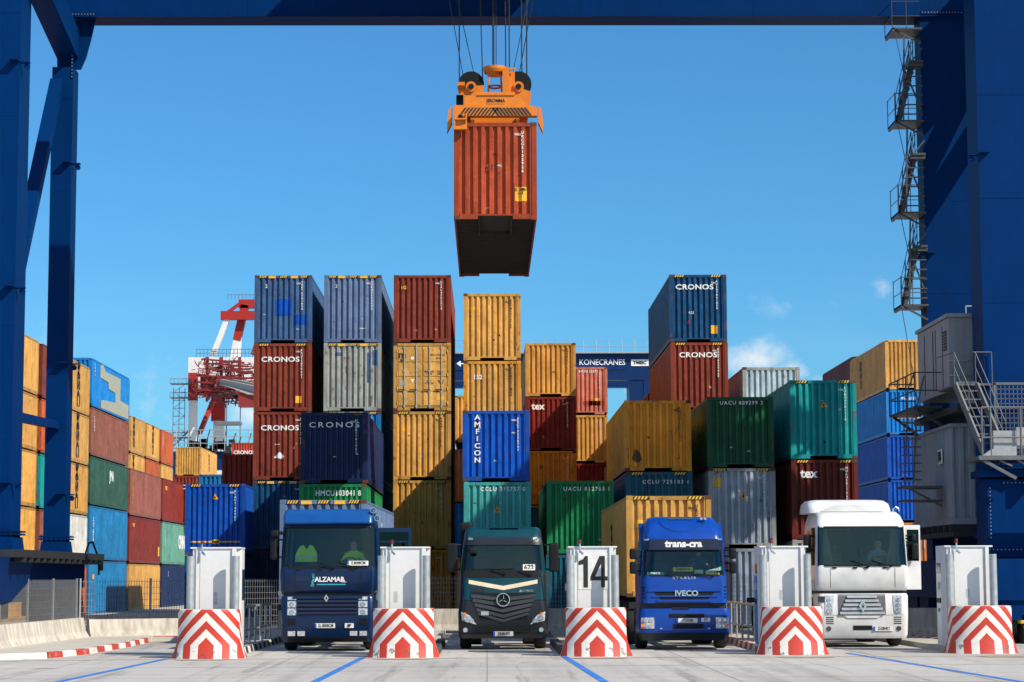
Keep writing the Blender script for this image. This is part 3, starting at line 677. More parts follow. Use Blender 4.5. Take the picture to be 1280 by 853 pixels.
stack(P9[2], Y1, .15, [
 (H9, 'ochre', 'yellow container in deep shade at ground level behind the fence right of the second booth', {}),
 (H9, 'yellow', 'yellow container half in diagonal shadow, second from the ground right of the dark navy one', dict(tape=True)),
 (H9, 'yellow', 'yellow ribbed container directly under the one with doors', dict(tape=True, marks=[('rect', -.95, -.6, 2.05, 2.2, plain('faint_yellow', (.75, .36, .02)), 'worn_label')], numcol=BLACK)),
 (H9, 'yellow', 'yellow container showing its locking bars and doors', dict(door=True, num=None, frame_col='yellow')),
 (H9, 'redbrown', 'brick red container with small yellow mark, top of the third tall stack', dict(marks=[T('1G', -.80, 2.35, .2, YEL, bold=.02)]))], pitch=.24)
# lettering on the door container
dc = [o for o in bpy.data.objects if o.get('label', '').startswith('yellow container showing')][0]
text('m', dc, (-.85, .009, 2.38), .42, BLACK, bold=.03); text('sc', dc, (-.83, .009, 2.17), .22, BLACK, bold=.03, sx=1.2)
MB().disc((-.42, .006, 2.25), .07, 'y', .006).build('sticker', WHITE, dc)
MB().prism([(-.5, 1.35), (-.34, 1.35), (-.42, 1.18)], 1, .004, .010).build('sticker', WHITE, dc)
MB().box(-.95, -.77, .004, .01, 1.08, 1.26).build('sticker', SILVER, dc)
for s, x, z in (('MEDU 6707067', .62, 2.38), ('45G1', .7, 2.24), ('MAX.GR\nTARE', .3, 1.62), ('32500\n3890', .75, 1.62), ('NET\nCU.CAP', .3, 1.22), ('28610\n76.4', .78, 1.22)):
    text(s, dc, (x, .009, z), .11, BLACK, line=.9, bold=.01)
quadmark(dc, .62, .92, .46, .6, .01, YEL, 'placard')
stack(P9[3], Y1, .0, [
 (2.27, 'blue', 'blue container at ground level behind the teal truck in the back row', {}),
 (H9, 'yellow', 'yellow container low in the fourth tall stack behind the aqua one', {}),
 (H9, 'yellow', 'yellow container behind the bright blue one, fourth tall stack', {}),
 (H9, 'yellow', 'yellow container with faint white lettering, second from the top of the fourth tall stack', dict(frame_col='ochre', marks=[T('152', -.62, 2.2, .26, bold=.02)], numcol=BLACK)),
 (H9-.02, 'yellow', 'plain yellow container, top of the stack below the hanging orange one', dict(marks=[('rect', -.95, -.6, 2.15, 2.3, plain('faint_yellow', (.75, .36, .02)), 'worn_label')], numcol=BLACK))], pitch=.24)
stack(1.87, 103.8, .1, [
 (H8, 'bluegreen', 'dark container at ground level, under the ochre one right of the fourth tall stack', {}),
 (H8, 'bluegreen', 'bluish container just above ground, hidden behind the green one', dict(tape=True)),
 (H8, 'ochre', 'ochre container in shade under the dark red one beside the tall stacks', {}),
 (H8, 'darkred', 'dark red container with short white lettering at top left, half in shadow', dict(marks=[T('tex', -.62, 2.12, .46, bold=.03)])),
 (H8, 'yellow', 'weathered yellow container on top of the dark red lettered one', dict(numcol=BLACK))], pitch=.24)
stack(4.1, 116.4, .15, [
 (H8, 'yellow', 'yellow container at ground level far back between the yellow and ochre stacks', {}),
 (H8, 'maroon', 'maroon container second up far back between the stacks', {}),
 (H8, 'darkred', 'dark red container in shade low in the far narrow stack', dict(dx=.25)),
 (H8, 'yellow', 'bright yellow container under the patched pink one', {}),
 (H8, 'pink', 'patched pink and red container topping the far narrow stack left of the far crane sign', dict(marks=[('rect', -.1+.1*i+.18*(i % 3), .1+.1*i+.18*(i % 3)+.14, .5+.37*((i*5) % 5), .75+.37*((i*5) % 5), cmat('red'), 'repaint_patch') for i in range(6)]+[plate(.6, .5, .3, .3), T('HCIU 32371', .2, 2.35, .2, bold=.01)]))], casts=False)
container('yellow container stack edge seen in the gap beside the tall fourth stack', -1.75, 118, 9.2, H8, 'yellow', casts=False)
for k in range(3): container(['yellow container far back in the gap, lowest', 'blue green container far back in the gap, second up', 'orange container far back in the gap, third up'][k], -1.9, 118, .05+k*2.95, H9, ['yellow', 'skyblue', 'orange'][k], casts=False)
# slot right of centre, back row
stack(P9[6], Y1, .15, [
 (H9, 'darkgreen', 'container at ground level behind the ochre one, right tall stack', {}),
 (H9, 'darkblue', 'dark container second from ground behind the ochre one, right tall stack', {}),
 (H9, 'maroon', 'maroon container third from ground behind the ochre one, right tall stack', {}),
 (H9, 'redbrown', 'brick red container with placards below the blue one on the right tall stack', dict(tape=True, marks=[cronos(2.35, .30, -.05), plate(.1, .52, .3, .36), ('rect', .98, 1.08, .28, .36, YEL, 'yellow_placard'), ('poly', [(.42, 1.05), (.52, .98), (.44, .92)], WHITE, 'arrow')])),
 (H9, 'darkblue', 'dark blue container topping the right tall stack against the sky', dict(dx=-.02, tape=True, marks=[cronos(2.35, .30, -.15), plate(.35, .52, .28, .36), T('K2²' if False else '423', -.3, 1.25, .16), ('poly', [(-.5, .88), (-.4, .95), (-.38, .8), (-.46, .76)], REDM, 'sticker')]))], pitch=.24)
stack(P9[6], 103.9, .0, [
 (H8, 'maroon', 'maroon container at ground level behind the right tall stack', {}), (H8, 'maroon', 'maroon container second up behind the right tall stack', {}), (H8, 'maroon', 'maroon container third up behind the right tall stack', {}),
 (H9, 'maroon', 'maroon container whose shaded side slopes up behind the ochre one', dict(dx=-.05))], casts=False)
stack(7.1, 129.5, .0, [(H8, c, l, {}) for c, l in (('skyblue', 'sky blue container at ground level, far behind the ochre one'), ('yellow', 'yellow container second up, far behind the ochre one'), ('orange', 'orange container third up, far behind the ochre one'))]+[(H9+1.0-.9, 'skyblue', 'sky blue container peeping over the left edge of the ochre one', dict())], casts=False)
stack(P9[7]+.02, Y1, .0, [
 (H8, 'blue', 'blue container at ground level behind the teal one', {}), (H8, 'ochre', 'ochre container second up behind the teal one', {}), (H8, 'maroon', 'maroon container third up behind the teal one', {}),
 (H9, 'palegrey', 'pale grey container with rusty posts and maroon side peeping between green and teal', dict(frame_col='lightgrey', num=None, marks=[('tri', 0, .85, .12) if True else None]))], pitch=.24)
# nearer row
Y0 = 78.7
stack(-6.82, Y0, .0, [
 (H8, 'maroon', 'maroon container at ground level behind the dark blue truck', {}),
 (H8+.08, 'green', 'bright green container under the navy one behind the dark blue truck', dict(num=None, marks=[T('HMCU103041 8', .2, 2.32, .27, bold=.02, sx=.85, space=1.1)])),
 (H8, 'navy', 'deep navy container in shadow above the green one', dict(dx=.04, num='r', marks=[T('CRONOS', .0, 2.12, .27, bold=.008, sx=1.35, space=1.35)]))], pitch=.2)
stack(-.86, Y0, .0, [
 (H8+.1, 'orange', 'container at ground level behind the teal truck, under the aqua one', {}),
 (H8+.03, 'aqua', 'aqua container with orange warning triangle directly above the teal truck', dict(num=None, marks=[T('CCLU 315757 0', .2, 2.35, .2, bold=.015, space=1.25), ('tri', 0, 1.62, .13)], dx=.02)),
 (H8, 'blue', 'bright blue container with white vertical lettering at centre', dict(num='r', marks=[T('\n'.join('AMFICON'), -.68, 1.55, .26, bold=.03, sx=1.15)], dx=-.02))], pitch=.235)
stack(2.14, Y0, .0, [
 (H8+.1, 'bluegreen', 'dark teal container at ground level between the teal truck and booth 14', {}),
 (H8+.07, 'green', 'green container with white digits above booth 14', dict(num=None, dx=.04, marks=[T('UACU 812765 8', .25, 2.35, .2, bold=.015, space=1.3)]))], pitch=.2)
stack(5.06, Y0, .0, [
 (H8+.18, 'maroon', 'container at ground level behind the yellow load of the bright blue truck', {}),
 (H9, 'bluegreen', 'blue green container with white digits between the ochre one and the yellow load', dict(num=None, tape=True, marks=[T('CCLU 725103 6', .25, 2.52, .19, bold=.01, space=1.4)])),
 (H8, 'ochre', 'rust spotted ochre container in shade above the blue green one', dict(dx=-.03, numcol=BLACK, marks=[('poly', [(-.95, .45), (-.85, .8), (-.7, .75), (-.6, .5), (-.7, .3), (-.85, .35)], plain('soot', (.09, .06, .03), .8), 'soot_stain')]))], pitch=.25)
stack(8.08, Y0, .0, [
 (H9, 'greyblue', 'grey blue container at ground level between the bright blue and the white truck', {}),
 (H9, 'icegrey', 'pale weathered grey blue container with orange placard under the dark green one', dict(num='r', tape=True, frame_col='lightgrey', marks=[plate(2.2, -1.0, .25, .35), ('tri', .05, 1.9, .13)])),
 (H8, 'darkgreen', 'dark green container dappled with light', dict(dx=-.03, num=None, marks=[T('UACU 809299 2', .05, 2.36, .19, bold=.01, space=1.25)]))], pitch=.235)
stack(11.10, Y0, .3, [
 (H9, 'lightgrey', 'pale container at ground level behind the white truck', {}),
 (H9, 'maroon', 'maroon container with short white lettering above the white truck', dict(tape=True, marks=[T('tex', -.58, 2.38, .46, bold=.03)])),
 (H9, 'teal', 'teal container with orange triangle dappled with shade, right of the dark green one', dict(tape=True, marks=[('tri', .02, 2.0, .13)]))], pitch=.25)
# left of the tall row
stack(-12.24, 88, .0, [
 (H9-.1, 'darkblue', 'dark blue container at ground level behind the first booth', {}),
 (H9-.02, 'blue', 'bright blue container with yellow lashing strap above the first booth', dict(tape=True, marks=[('tri', -.02, 2.35, .13), ('rect', -1.0, 1.0, .50, .56, YEL, 'lashing_strap'), ('rect', -.12, .15, .44, .62, YEL, 'lashing_buckle')]))], pitch=.22)
stack(-12.72, 103.9, .0, [(H8, 'maroon', 'maroon container at ground level left of the tall row', {}), (H8, 'skyblue', 'blue container second up left of the tall row', {}), (H8, 'darkred', 'very dark red container left of the tall row, in shade', {})], casts=False)
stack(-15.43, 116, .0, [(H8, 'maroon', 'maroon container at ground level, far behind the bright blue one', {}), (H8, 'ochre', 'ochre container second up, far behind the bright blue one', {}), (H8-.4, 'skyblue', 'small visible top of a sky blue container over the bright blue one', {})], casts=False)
stack(-24.0, 150, .0, [(H9, 'maroon', 'maroon container at ground level, far left gap', {}), (H9, 'blue', 'blue container second up, far left gap', {}), (H9+.2, 'redbrown', 'brick red container with white lettering under the far yellow one', dict(num=None, marks=[T('CRONOS', .2, 2.3, .42, bold=.02)], dx=2.3))], casts=False)
stack(-29.9, 208, .0, [(H9, 'maroon', 'maroon container at ground level under the far yellow one', {}), (H9, 'blue', 'blue container second up under the far yellow one', {}), (H9, 'teal', 'teal container third up under the far yellow one', {}), (H9, 'orange', 'orange container fourth up under the far yellow one', {}), (H9-.15, 'yellow', 'far yellow container with sunlit side below the red and white crane', dict(num=None, side_marks=[('text', 1, 'MSC', 6.0, 1.5, .9, BLACK, dict(spin=90, bold=.03))]))], casts=False)
stack(-22.79, 193, .0, [(H9-.09, c, l, {}) for c, l in (('blue', 'blue container at ground level in the far red stack'), ('maroon', 'maroon container second up in the far red stack'), ('bluegreen', 'blue green container third up in the far red stack'), ('maroon', 'maroon container fourth up in the far red stack'))]+[(H8, 'red', 'small far red container with white lettering beside the tall row', dict(num=None, marks=[T('CRONOS', -.1, 1.7, .45, bold=.02)]))], casts=False)

# left block: long sides towards the lanes
XL = -23.44
def MSC(a=6., s=.85): return ('text', 1, 'MSC', a, 1.45, s, BLACK, dict(spin=90, bold=.04, sx=1.2))
def vnum(a, s='CXDU 213745', z=1.7, size=.2): return ('text', 1, s, a, z, size, WHITE, dict(stack=True, bold=.02, line=.85))
kw = dict(casts=False, num=None, group='containers in the long left block')
stack(XL, 88.9, -.05, [(H8, 'yellow', 'yellow container at ground level beside the left crane leg', {}), (H8, 'yellow', 'yellow container second up between the left crane legs', {}), (H8, 'yellow', 'yellow container third up between the left crane legs', {}), (H8, 'yellow', 'yellow container fourth up between the left crane legs', {}), (H8, 'yellow', 'topmost yellow container between the left crane legs', {})], **kw)
stack(XL, 101.9, -.05, [(H8, 'maroon', 'short maroon container at ground level between the left crane legs', {}), (H8, 'fadedbrown', 'short red brown container second up between the left crane legs', dict(side_marks=[vnum(1.4, 'TGHU208511')])), (H8, 'teal', 'short teal container with white letters between the left crane legs', dict(side_marks=[('text', 1, 'CAPITAL', 2.0, 1.3, .5, WHITE, dict(spin=90, bold=.02))])), (H8, 'orangered', 'short orange red container fourth up between the left crane legs', dict(side_marks=[vnum(1.4, '56')])), (H8, 'redbrown', 'short brick red container on top between the left crane legs', dict(side_marks=[vnum(1.6, 'GESU2547')]))], L=6.058, **kw)
stack(XL, 108.1, -.05, [(H8, 'orangered', 'short orange red container at ground level right of the left crane leg', {}), (H8, 'white', 'short white container second up right of the left crane leg', {}), (H8, 'msc', 'short yellow container third up with black letters, right of the left crane leg', dict(side_marks=[MSC(2.9, 1.0)])), (H8, 'msc', 'short yellow container fourth up with black letters, right of the left crane leg', dict(side_marks=[MSC(2.9, 1.0)])), (H8, 'msc', 'topmost short yellow container with black letters, right of the left crane leg', dict(side_marks=[MSC(2.9, 1.0)]))], L=6.058, **kw)
patch = [(2.9, .45), (3.6, .5), (3.5, .9), (4.5, .75), (5, .8), (8.6, .85), (8.8, .02+.2), (11.8, .2), (11.8, .9), (9.2, .95), (9.2, 2.2), (8.6, 2.3), (4.6, 2.25), (4.0, 2.6), (3.4, 2.5), (3.0, 1.8), (5.2, 1.7), (5.4, 1.5), (7.5, 1.4), (7.6, .95), (4.6, 1.0), (2.9, .9)]
patch = [(2.6, 1.75), (2.6, 2.45), (3.4, 2.5), (4.2, 2.2), (9.0, 2.25), (9.0, 1.0), (11.9, .95), (11.9, .15), (2.8, .12), (2.8, .5), (3.6, .6), (7.4, .75), (7.4, 1.3), (5.2, 1.35), (5.0, 1.7)]
stack(XL, 114.7, -.05, [(H9, 'skyblue', 'blue container at ground level behind the left fence', dict(side_marks=[('poly', 1, [(1.2, 1.9), (1.7, 1.9), (1.7, 2.15), (1.2, 2.15)], YEL, 'sticker')])), (H9, 'skyblue', 'blue container with white vertical letters, second up in the left block', dict(side_marks=[('text', 1, 'HAMBURG', 1.2, 1.5, .32, WHITE, dict(spin=90, bold=.02))])), (H8, 'fadedgreen', 'faded dark green container with white emblem, left block', dict(side_marks=[('text', 1, 'JMA', 6.6, 1.75, .75, WHITE, dict(bold=.04))])), (H8, 'fadedbrown', 'faded brown red container with white code, left block', dict(side_marks=[vnum(1.0, 'CAXU4')])), (H8, 'brightblue', 'light blue container with large beige patch, top of the left block', dict(side_marks=[('poly', 1, patch, plain('beige_patch', (.36, .37, .28), .7), 'worn_patch'), vnum(.9, '3845', 2.0)]))], **kw)
stack(XL, 127.6, -.05, [(H9-.1, 'msc', 'yellow container at ground level in part shade, left block', {}), (H9-.1, 'darkred', 'dark red container with small yellow mark second up, left block', dict(side_marks=[('text', 1, 'mac', 1.5, 2.3, .4, YEL, dict(bold=.03)), ('poly', 1, [(11.2, .5), (11.7, .5), (11.7, 1.1), (11.2, 1.1)], YEL, 'sticker')])), (H9-.1, 'fadedbrown', 'red brown container on top at mid distance, left block', dict(side_marks=[('text', 1, 'GVCU4073', 1.0, 1.5, .22, YEL, dict(stack=True, bold=.02, line=.9))]))], **kw)
stack(XL, 140.4, -.05, [(H9-.1, 'navy', 'navy container at ground level left of the first booth', dict(side_marks=[vnum(3, '42', 2.2)])), (H9-.1, 'seagreen', 'sea green container with big white letters left of the first booth', dict(side_marks=[('text', 1, 'CHINA', 9.4, 1.5, 1.2, WHITE, dict(bold=.05)), vnum(1.5, 'CCLU48')])), (H9-.1, 'darkred', 'dark red container with yellow mark left of the bright blue one', dict(side_marks=[('text', 1, 'mac', 1.6, 2.2, .5, YEL, dict(bold=.03))]))], **kw)
for i, (y, cs, ls) in enumerate([(145, ('msc', 'msc'), ('short yellow container with black letters, top left of the far pair', 'yellow container strip below the short lettered one, far left')), (151.6, ('orangered', 'msc'), ('second short yellow container on top, far left block', 'orange strip of a container below the short yellow one, far left')), (158.6, ('msc', 'orangered'), ('short orange red container at the right end of the far top row', 'yellow strip of a container below the orange red one, far left'))]):
    for k in range(3): container(['lower hidden container %s, far left block' % q for q in ('behind the red brown side', 'behind the dark red side', 'behind the sea green side')][i]+', '+('at ground level', 'second up', 'third up')[k], -26.3, y, -.0+k*2.56, 2.55, ['blue', 'maroon', 'navy'][k], L=6.058, **kw)
    cc = [('msc', 'msc'), ('orangered', 'msc'), ('msc', 'orangered')][i]
    container(ls[1], -26.3, y, 7.70, 2.55, cc[0], L=6.058, side_marks=[MSC(1.2, .9)] if i == 0 else [], **kw)
    container(ls[0], -26.3, y, 10.27, 2.5, cc[1], L=6.058, side_marks=[MSC(1.2 if i == 0 else 3, .9)] if i < 2 else [vnum(.8, 'TCKU26')], **kw)
# right block
kw = dict(casts=False, group='containers in the long right block')
stack(23.05, 124, .05, [
 (2.42, 'maroon', 'maroon container at ground level behind the crane stairs, right block', {}), (2.42, 'orange', 'rusty orange container low behind the crane stairs, right block', {}), (2.42, 'blue', 'blue container third up behind the crane stairs, right block', {}),
 (H8-.03, 'blue', 'deep blue sided container fourth up, right block', dict(num=None, frame_col='blue')),
 (H8, 'brightblue', 'bright blue container under the yellow one, right block', dict(num=None, marks=[T('MAEU 51', .1, 2.1, .22, bold=.015), ('rect', -.9, 1.1, .95, 1.02, YEL, 'lashing_strap'), ('rect', .5, .8, .5, .9, YEL, 'sticker')])),
 (H9, 'orange', 'topmost yellow brown container with black letters, right block', dict(num=None, side_marks=[('text', -1, 'MSC', 8.3, 1.6, .9, BLACK, dict(spin=90, bold=.03))]))], **kw)
for o in bpy.data.objects:
    if o.get('label', '').startswith('topmost yellow brown'):
        for c in o.children:
            if c.name.split('.')[0] in ('end_wall', 'frame', 'side_wall'):
                c.data = mcol(c.data, [cmat('yellow')], 'y')
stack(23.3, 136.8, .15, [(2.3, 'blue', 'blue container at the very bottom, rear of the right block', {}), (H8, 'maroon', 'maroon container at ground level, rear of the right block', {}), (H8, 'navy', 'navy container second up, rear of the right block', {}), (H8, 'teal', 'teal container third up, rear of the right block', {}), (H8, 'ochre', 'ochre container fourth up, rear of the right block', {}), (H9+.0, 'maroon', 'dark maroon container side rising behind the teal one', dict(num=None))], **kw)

# =================================================================== GANTRY CRANE OVER THE LANES
def crane(name, label, cat, loc, xl, xr, wl, wr, yn, yf, zb, gh, mat, group=None, detail=True):
    t = thing(name, label, cat, loc)
    x0, y0, z0 = 0, 0, 0
    return t
CR = thing('gantry_crane', 'huge blue steel gantry crane straddling the truck lanes', 'crane', (0, 67, 0))
def cp(mb, name, mat, parent=CR, **k): return mb.build(name, mat, parent, (0, -67, 0) if parent is CR else (0, 0, 0), **k)
YN0, YN1, YF0, YF1 = 62.5, 63.9, 71.0, 72.0
ZB = 20.62
ln = MB(); ln.box(-15.2, -13.72, YN0, YN1, 2.95, ZB+2.4); cp(ln, 'leg', CRB)
ln = MB(); ln.box(-14.50, -13.80, YF0, YF1-.1, 2.95, 18.9); cp(ln, 'leg', CRB)
ln = MB(); ln.box(14.50, 17.6, YN0, YN1, 1.2, ZB+2.4); cp(ln, 'leg', CRB)
ln = MB(); ln.prism([(14.62, 20.6), (14.62, 1.2), (16.1, 1.2), (16.18, 9), (16.42, 14.4), (16.42, 20.6)], 1, YF0, YF1); cp(ln, 'leg', CRB)
for y0, y1 in ((YF0, YF1-.05), (YN0+.1, YN1-.1)):
    g = MB(); g.box(-15.6 if y0 < 70 else -14.6, 19.5, y0, y1, ZB, ZB+2.3)
    g.box(-15.6 if y0 < 70 else -14.6, 19.5, y0-.12, y1+.12, ZB-.03, ZB+.0); cp(g, 'main_girder', CRB)
br = MB(); br.bar((-14.05, YN1, 21.1), (-14.05, YF1, 19.6), .72, .95); cp(br, 'end_tie', CRB)
br = MB(); br.box(17.2, 19.0, YN1, YF0, ZB+.5, ZB+2.2); cp(br, 'end_tie', CRB)
for a_, b_, w_ in (((17.5, 64, 20.7), (17.5, 71.5, 20.7), .5), ((17.5, 64, 12.7), (17.5, 71, 20.9), .62), ((17.5, 64, 14.2), (17.5, 71.0, 18.3), .7)):
    br = MB(); br.bar(a_, b_, .35, w_); cp(br, 'diagonal_brace', CRB)
SEAM = CRB
for x0_, x1_, y_, zs_ in ((-15.2, -13.72, YN0, (6.1, 9.2, 12.3, 15.4, 18.5)), (-14.5, -13.8, YF0, (5.4, 8.5, 11.6, 14.7, 17.8)), (14.5, 17.6, YN0, (6.7, 9.8, 12.9, 16, 19.1)), (14.62, 16.1, YF0, (11.2, 14.3, 17.4))):
    for z_ in zs_: cp(MB().box(x0_+.003, x1_-.003, y_-.006, y_, z_, z_+.03), 'weld_seam', SEAM)
for x_ in (-8, -2.5, 3.2, 9.0): cp(MB().box(x_, x_+.03, YF0-.006, YF0, ZB+.01, ZB+2.3), 'weld_seam', SEAM)
br = MB(); br.bar((-14.35, YF0+.1, 18.4), (-14.2, YN1-.2, 9.6), .34, .42, up=(1, 0, 0)); cp(br, 'diagonal_brace', CRB)
br = MB(); br.bar((-13.95, YN1-.1, 6.66), (-14.15, YF0+.1, 6.9), .26, .26); cp(br, 'strut', CRB)
for x0, x1, y0, y1, z in ((-14.62, -13.68, YF0-.12, YF1, 3.15), (-15.35, -13.58, YN0-.14, YN1+.1, 3.15), (14.4, 17.7, YN0-.12, YN1+.1, 3.0)):
    f = MB(); f.box(x0, x1, y0, y1, z, z+.05); f.box(x0, x1, y0, y1, z+.08, z+.13)
    n = int((x1-x0)/.16)
    for i in range(n):
        f.tube((x0+.08+i*.16, y0-.05 if False else y0+.02, z-.03), (x0+.08+i*.16, y0+.02, z+.17), .025, 6)
    cp(f, 'bolted_flange', CRB)
    if z > 3.1:
        f2 = MB(); f2.prism([(x0-.02, 2.4), (x1+.02, 2.4), (x1-.08, 3.1), (x0+.08, 3.1)], 1, y0+.04, y1-.04); cp(f2, 'leg_foot', CRB)
# flange bolts under the left end and small brackets along the legs
for x, y, z in ((-13.72, YN0, 10.3), (-13.8, YF0, 8.9), (-13.8, YF0, 15.6), (14.5, YN0, 14.2), (14.62, YF0, 12.5), (-13.72, YN0, 17), (-13.72, YN0, 4.6), (-13.8, YF0, 4.6)):
    b = MB(); s = 1 if x < 0 else -1
    b.box(min(x, x+s*.28), max(x, x+s*.28), y-.02, y+.16, z, z+.04); b.box(x-s*.0-.28 if s > 0 else x, x if s > 0 else x+.28, y-.28, y, z+.03, z+.07); b.disc((x+s*.2, y+.07, z-.1), .09, 'y', .03, 12)
    cp(b, 'lifting_lug', CRB)
gp = MB()
gp.prism([(-14.45, 20.5), (-13.15, 20.62), (-13.3, 19.9), (-13.45, 19.3), (-13.62, 18.9), (-14.4, 18.9)], 1, YF0+.3, YF0+.42); gp.disc((-13.85, YF0+.25, 19.95), .2, 'y', .2, 16); cp(gp, 'gusset_plate', CRB)
def bolts(x0, x1, y, z0, z1, along, n):
    m = MB().box(x0, x1, y-.015, y, z0, z1)
    for i in range(n):
        q = (i+.5)/n; x = x0+(x1-x0)*q if along == 'x' else (x0+x1)/2; z = (z0+z1)/2 if along == 'x' else z0+(z1-z0)*q
        m.tube((x, y-.035, z), (x, y-.010, z), .02, 6, mi=1)
    cp(m, 'bolted_plate', [CRB, plain('bolt_grey', (.2, .22, .25), .5, .3)])
bolts(-14.5, -13.1, YF0-.003, 20.64, 20.76, 'x', 14); bolts(14.65, 17.2, YF0-.003, 20.69, 20.81, 'x', 25); bolts(-13.88, -13.80, YF0-.003, 18.5, 20.4, 'z', 16)
# left end: sill beam, walkway, wheels
sb = MB(); sb.box(-15.6, -13.95, 59.5, 75.5, 1.55, 2.45); sb.prism([(-15.3, 1.2), (-13.9, 1.2), (-13.6, 2.5), (-15.5, 2.5)], 1, 60.4, 65.4); cp(sb, 'sill_beam', CRB)
wk = MB(); wk.box(-14.3, -13.25, 62.0, 75.3, 2.5, 2.72)
for i in range(14): wk.box(-14.3, -13.22, 62.4+i*.95, 62.47+i*.95, 2.36, 2.5)
wk.tube((-13.3, 74.9, 2.5), (-13.3, 74.9, 2.15), .09)
cp(wk, 'walkway', DSTEEL)
for y in (60.5, 62.5, 64.5, 70.5, 72.5, 74.5):
    wl = MB(); wl.disc((-14.6, y, .55), .42, 'x', .25, 20); o = cp(wl, 'rail_wheel', DSTEEL)
    hb = MB().box(-14.9, -14.3, y-.7, y+.7, .7, 1.6); cp(hb, 'bogie', DSTEEL)
cb_ = MB(); cb_.path([(-13.9, 75.2, 2.7), (-13.8, 75.35, 3.1), (-13.7, 75.5, 3.15), (-13.5, 75.6, 2.6), (-13.48, 75.6, 2.0)], .035); cp(cb_, 'cable_loop', BLK)
# right end: sill, boxes
sb = MB(); sb.box(13.95, 17.8, 60.0, 75.5, 1.2, 2.35); sb.box(14.15, 17.8, 61.2, 62.45, 2.4, 4.6); sb.box(14.0, 17.8, 61.0, 62.4, 4.65, 4.85); cp(sb, 'sill_beam', CRB)
bolts(14.15, 16.6, 61.197, 2.5, 2.72, 'x', 22); bolts(14.6, 17.1, 61.197, 4.42, 4.58, 'x', 22); bolts(14.18, 14.34, 61.197, 2.9, 4.4, 'z', 14)
for y in (60.8, 62.6, 64.4, 70.8, 72.6, 74.4):
    o = cp(MB().disc((14.6, y, .5), .42, 'x', .25, 20), 'rail_wheel', DSTEEL); cp(MB().box(14.25, 15.1, y-.7, y+.7, .65, 1.25), 'bogie', CRB)
# stair tower on the far right leg
st = MB(); la = st; hr = MB()
def flight(z0, z1, x0, x1, y):
    for s in (0, .62):
        la.bar((x0, y+s, z0), (x1, y+s, z1), .04, .12, up=(0, 0, 1))
        for k in (.55, 1.0): hr.tube((x0, y+s, z0+k), (x1, y+s, z1+k), .013, 6)
        for q in (0, .33, .66, 1): hr.tube((x0+(x1-x0)*q, y+s, z0+(z1-z0)*q), (x0+(x1-x0)*q, y+s, z0+(z1-z0)*q+1), .018, 6)
    n = int(abs(z1-z0)/.27)
    for i in range(n+1):
        q = i/n; st.box(x0+(x1-x0)*q-.1, x0+(x1-x0)*q+.1, y, y+.62, z0+(z1-z0)*q, z0+(z1-z0)*q+.03)
zt = [20.1, 16.95, 13.85, 10.75]
for i, z in enumerate(zt):
    xo = .03*i
    st.box(13.62+xo, 14.62, 70.7, 72.0, z, z+.06); st.box(13.62+xo, 13.70+xo, 70.7, 72.0, z-.08, z+.06); st.bar((13.7+xo, 70.8, z), (14.6, 70.8, z-.45), .06)
    for k in (.45, .95): hr.path([(14.55, 70.7, z+k), (13.62+xo, 70.7, z+k), (13.62+xo, 72.0, z+k)], .014, 6)
    for xx, yy in ((13.62+xo, 70.7), (13.62+xo, 72.0), (14.1, 70.7)): hr.tube((xx, yy, z), (xx, yy, z+1), .014, 6)
    if i < 3:
        zm = z-1.15; st.box(14.15+xo, 14.62, 70.6, 71.4, zm, zm+.07); st.box(14.12, 14.62, 70.65, 71.2, zm-.12, zm); st.bar((14.2, 70.65, zm), (14.6, 70.65, zm+.5), .05)
        flight(zt[i+1]+.06, zm, 13.85+xo, 14.35, 71.0)
        hr.tube((13.68+xo, 70.6, z-.1), (13.95+xo, 70.6, zm-.4), .013, 6); hr.path([(14.2, 70.6, zm), (14.2, 70.6, zm-1.3+1.95), (14.55, 70.6, zm-1.3+2.05)], .013, 6)
        for q in range(6): st.box(13.95+xo, 14.6, 70.75, 70.8, zt[i+1]+.25+q*.32, zt[i+1]+.29+q*.32)
        hr.bar((14.55, 70.85, zt[i+1]+.5), (13.98+xo, 70.85, zt[i+1]+1.9), .05); hr.bar((13.93+xo, 70.72, zt[i+1]), (14.02+xo, 70.72, zm+1.0), .05)
SGR = plain('stair_grey', (.07, .075, .085), .5, .4); PGR = plain('platform_grey', (.11, .115, .125), .55, .2)
stw = cp(st, 'stairway', SGR); cp(hr, 'handrail', SGR, parent=stw)
hr = MB(); hr.tube((13.72, 70.7, 10.7), (13.98, 70.7, 9.0), .013, 6); hr.tube((13.98, 70.7, 9.0), (14.0, 69.8, 7.5), .013, 6); cp(hr, 'hanging_cable', SGR)
# electrical house (upper) and container house (lower)
HG = paint('house_grey', (.34, .35, .36), .5, rust=-.2, fade=.06); HG2 = paint('house_grey_ribbed', (.27, .30, .35), .5, rust=-.2, fade=.08)
h = MB(); h.box(14.02, 17.0, 65.0, 69.7, 7.45, 9.68); eh = cp(h, 'electrical_house', HG)
cp(MB().box(13.96, 17.06, 64.9, 69.8, 9.69, 9.8), 'roof', HG, parent=eh)
for y in (65.9, 66.9, 67.3, 68.6): cp(MB().box(14.005, 14.02, y-.02, y+.02, 7.6, 9.5), 'panel_joint', DSTEEL, parent=eh)
vt = MB()
for i in range(7): vt.box(13.99, 14.02, 65.25, 65.75, 8.72+i*.09, 8.77+i*.09)
cp(vt, 'vent', DSTEEL, parent=eh)
for z in (7.9, 8.35): cp(MB().box(14.0, 15.2, 64.96, 65.0, z, z+.03), 'handle_rail', SILVER, parent=eh)
o = MB().disc((14.01, 68.7, 8.7), .12, 'x', .02, 14); cp(o, 'warning_label', plain('warn_orange', (.5, .22, .05), .6), parent=eh)
hr = MB()
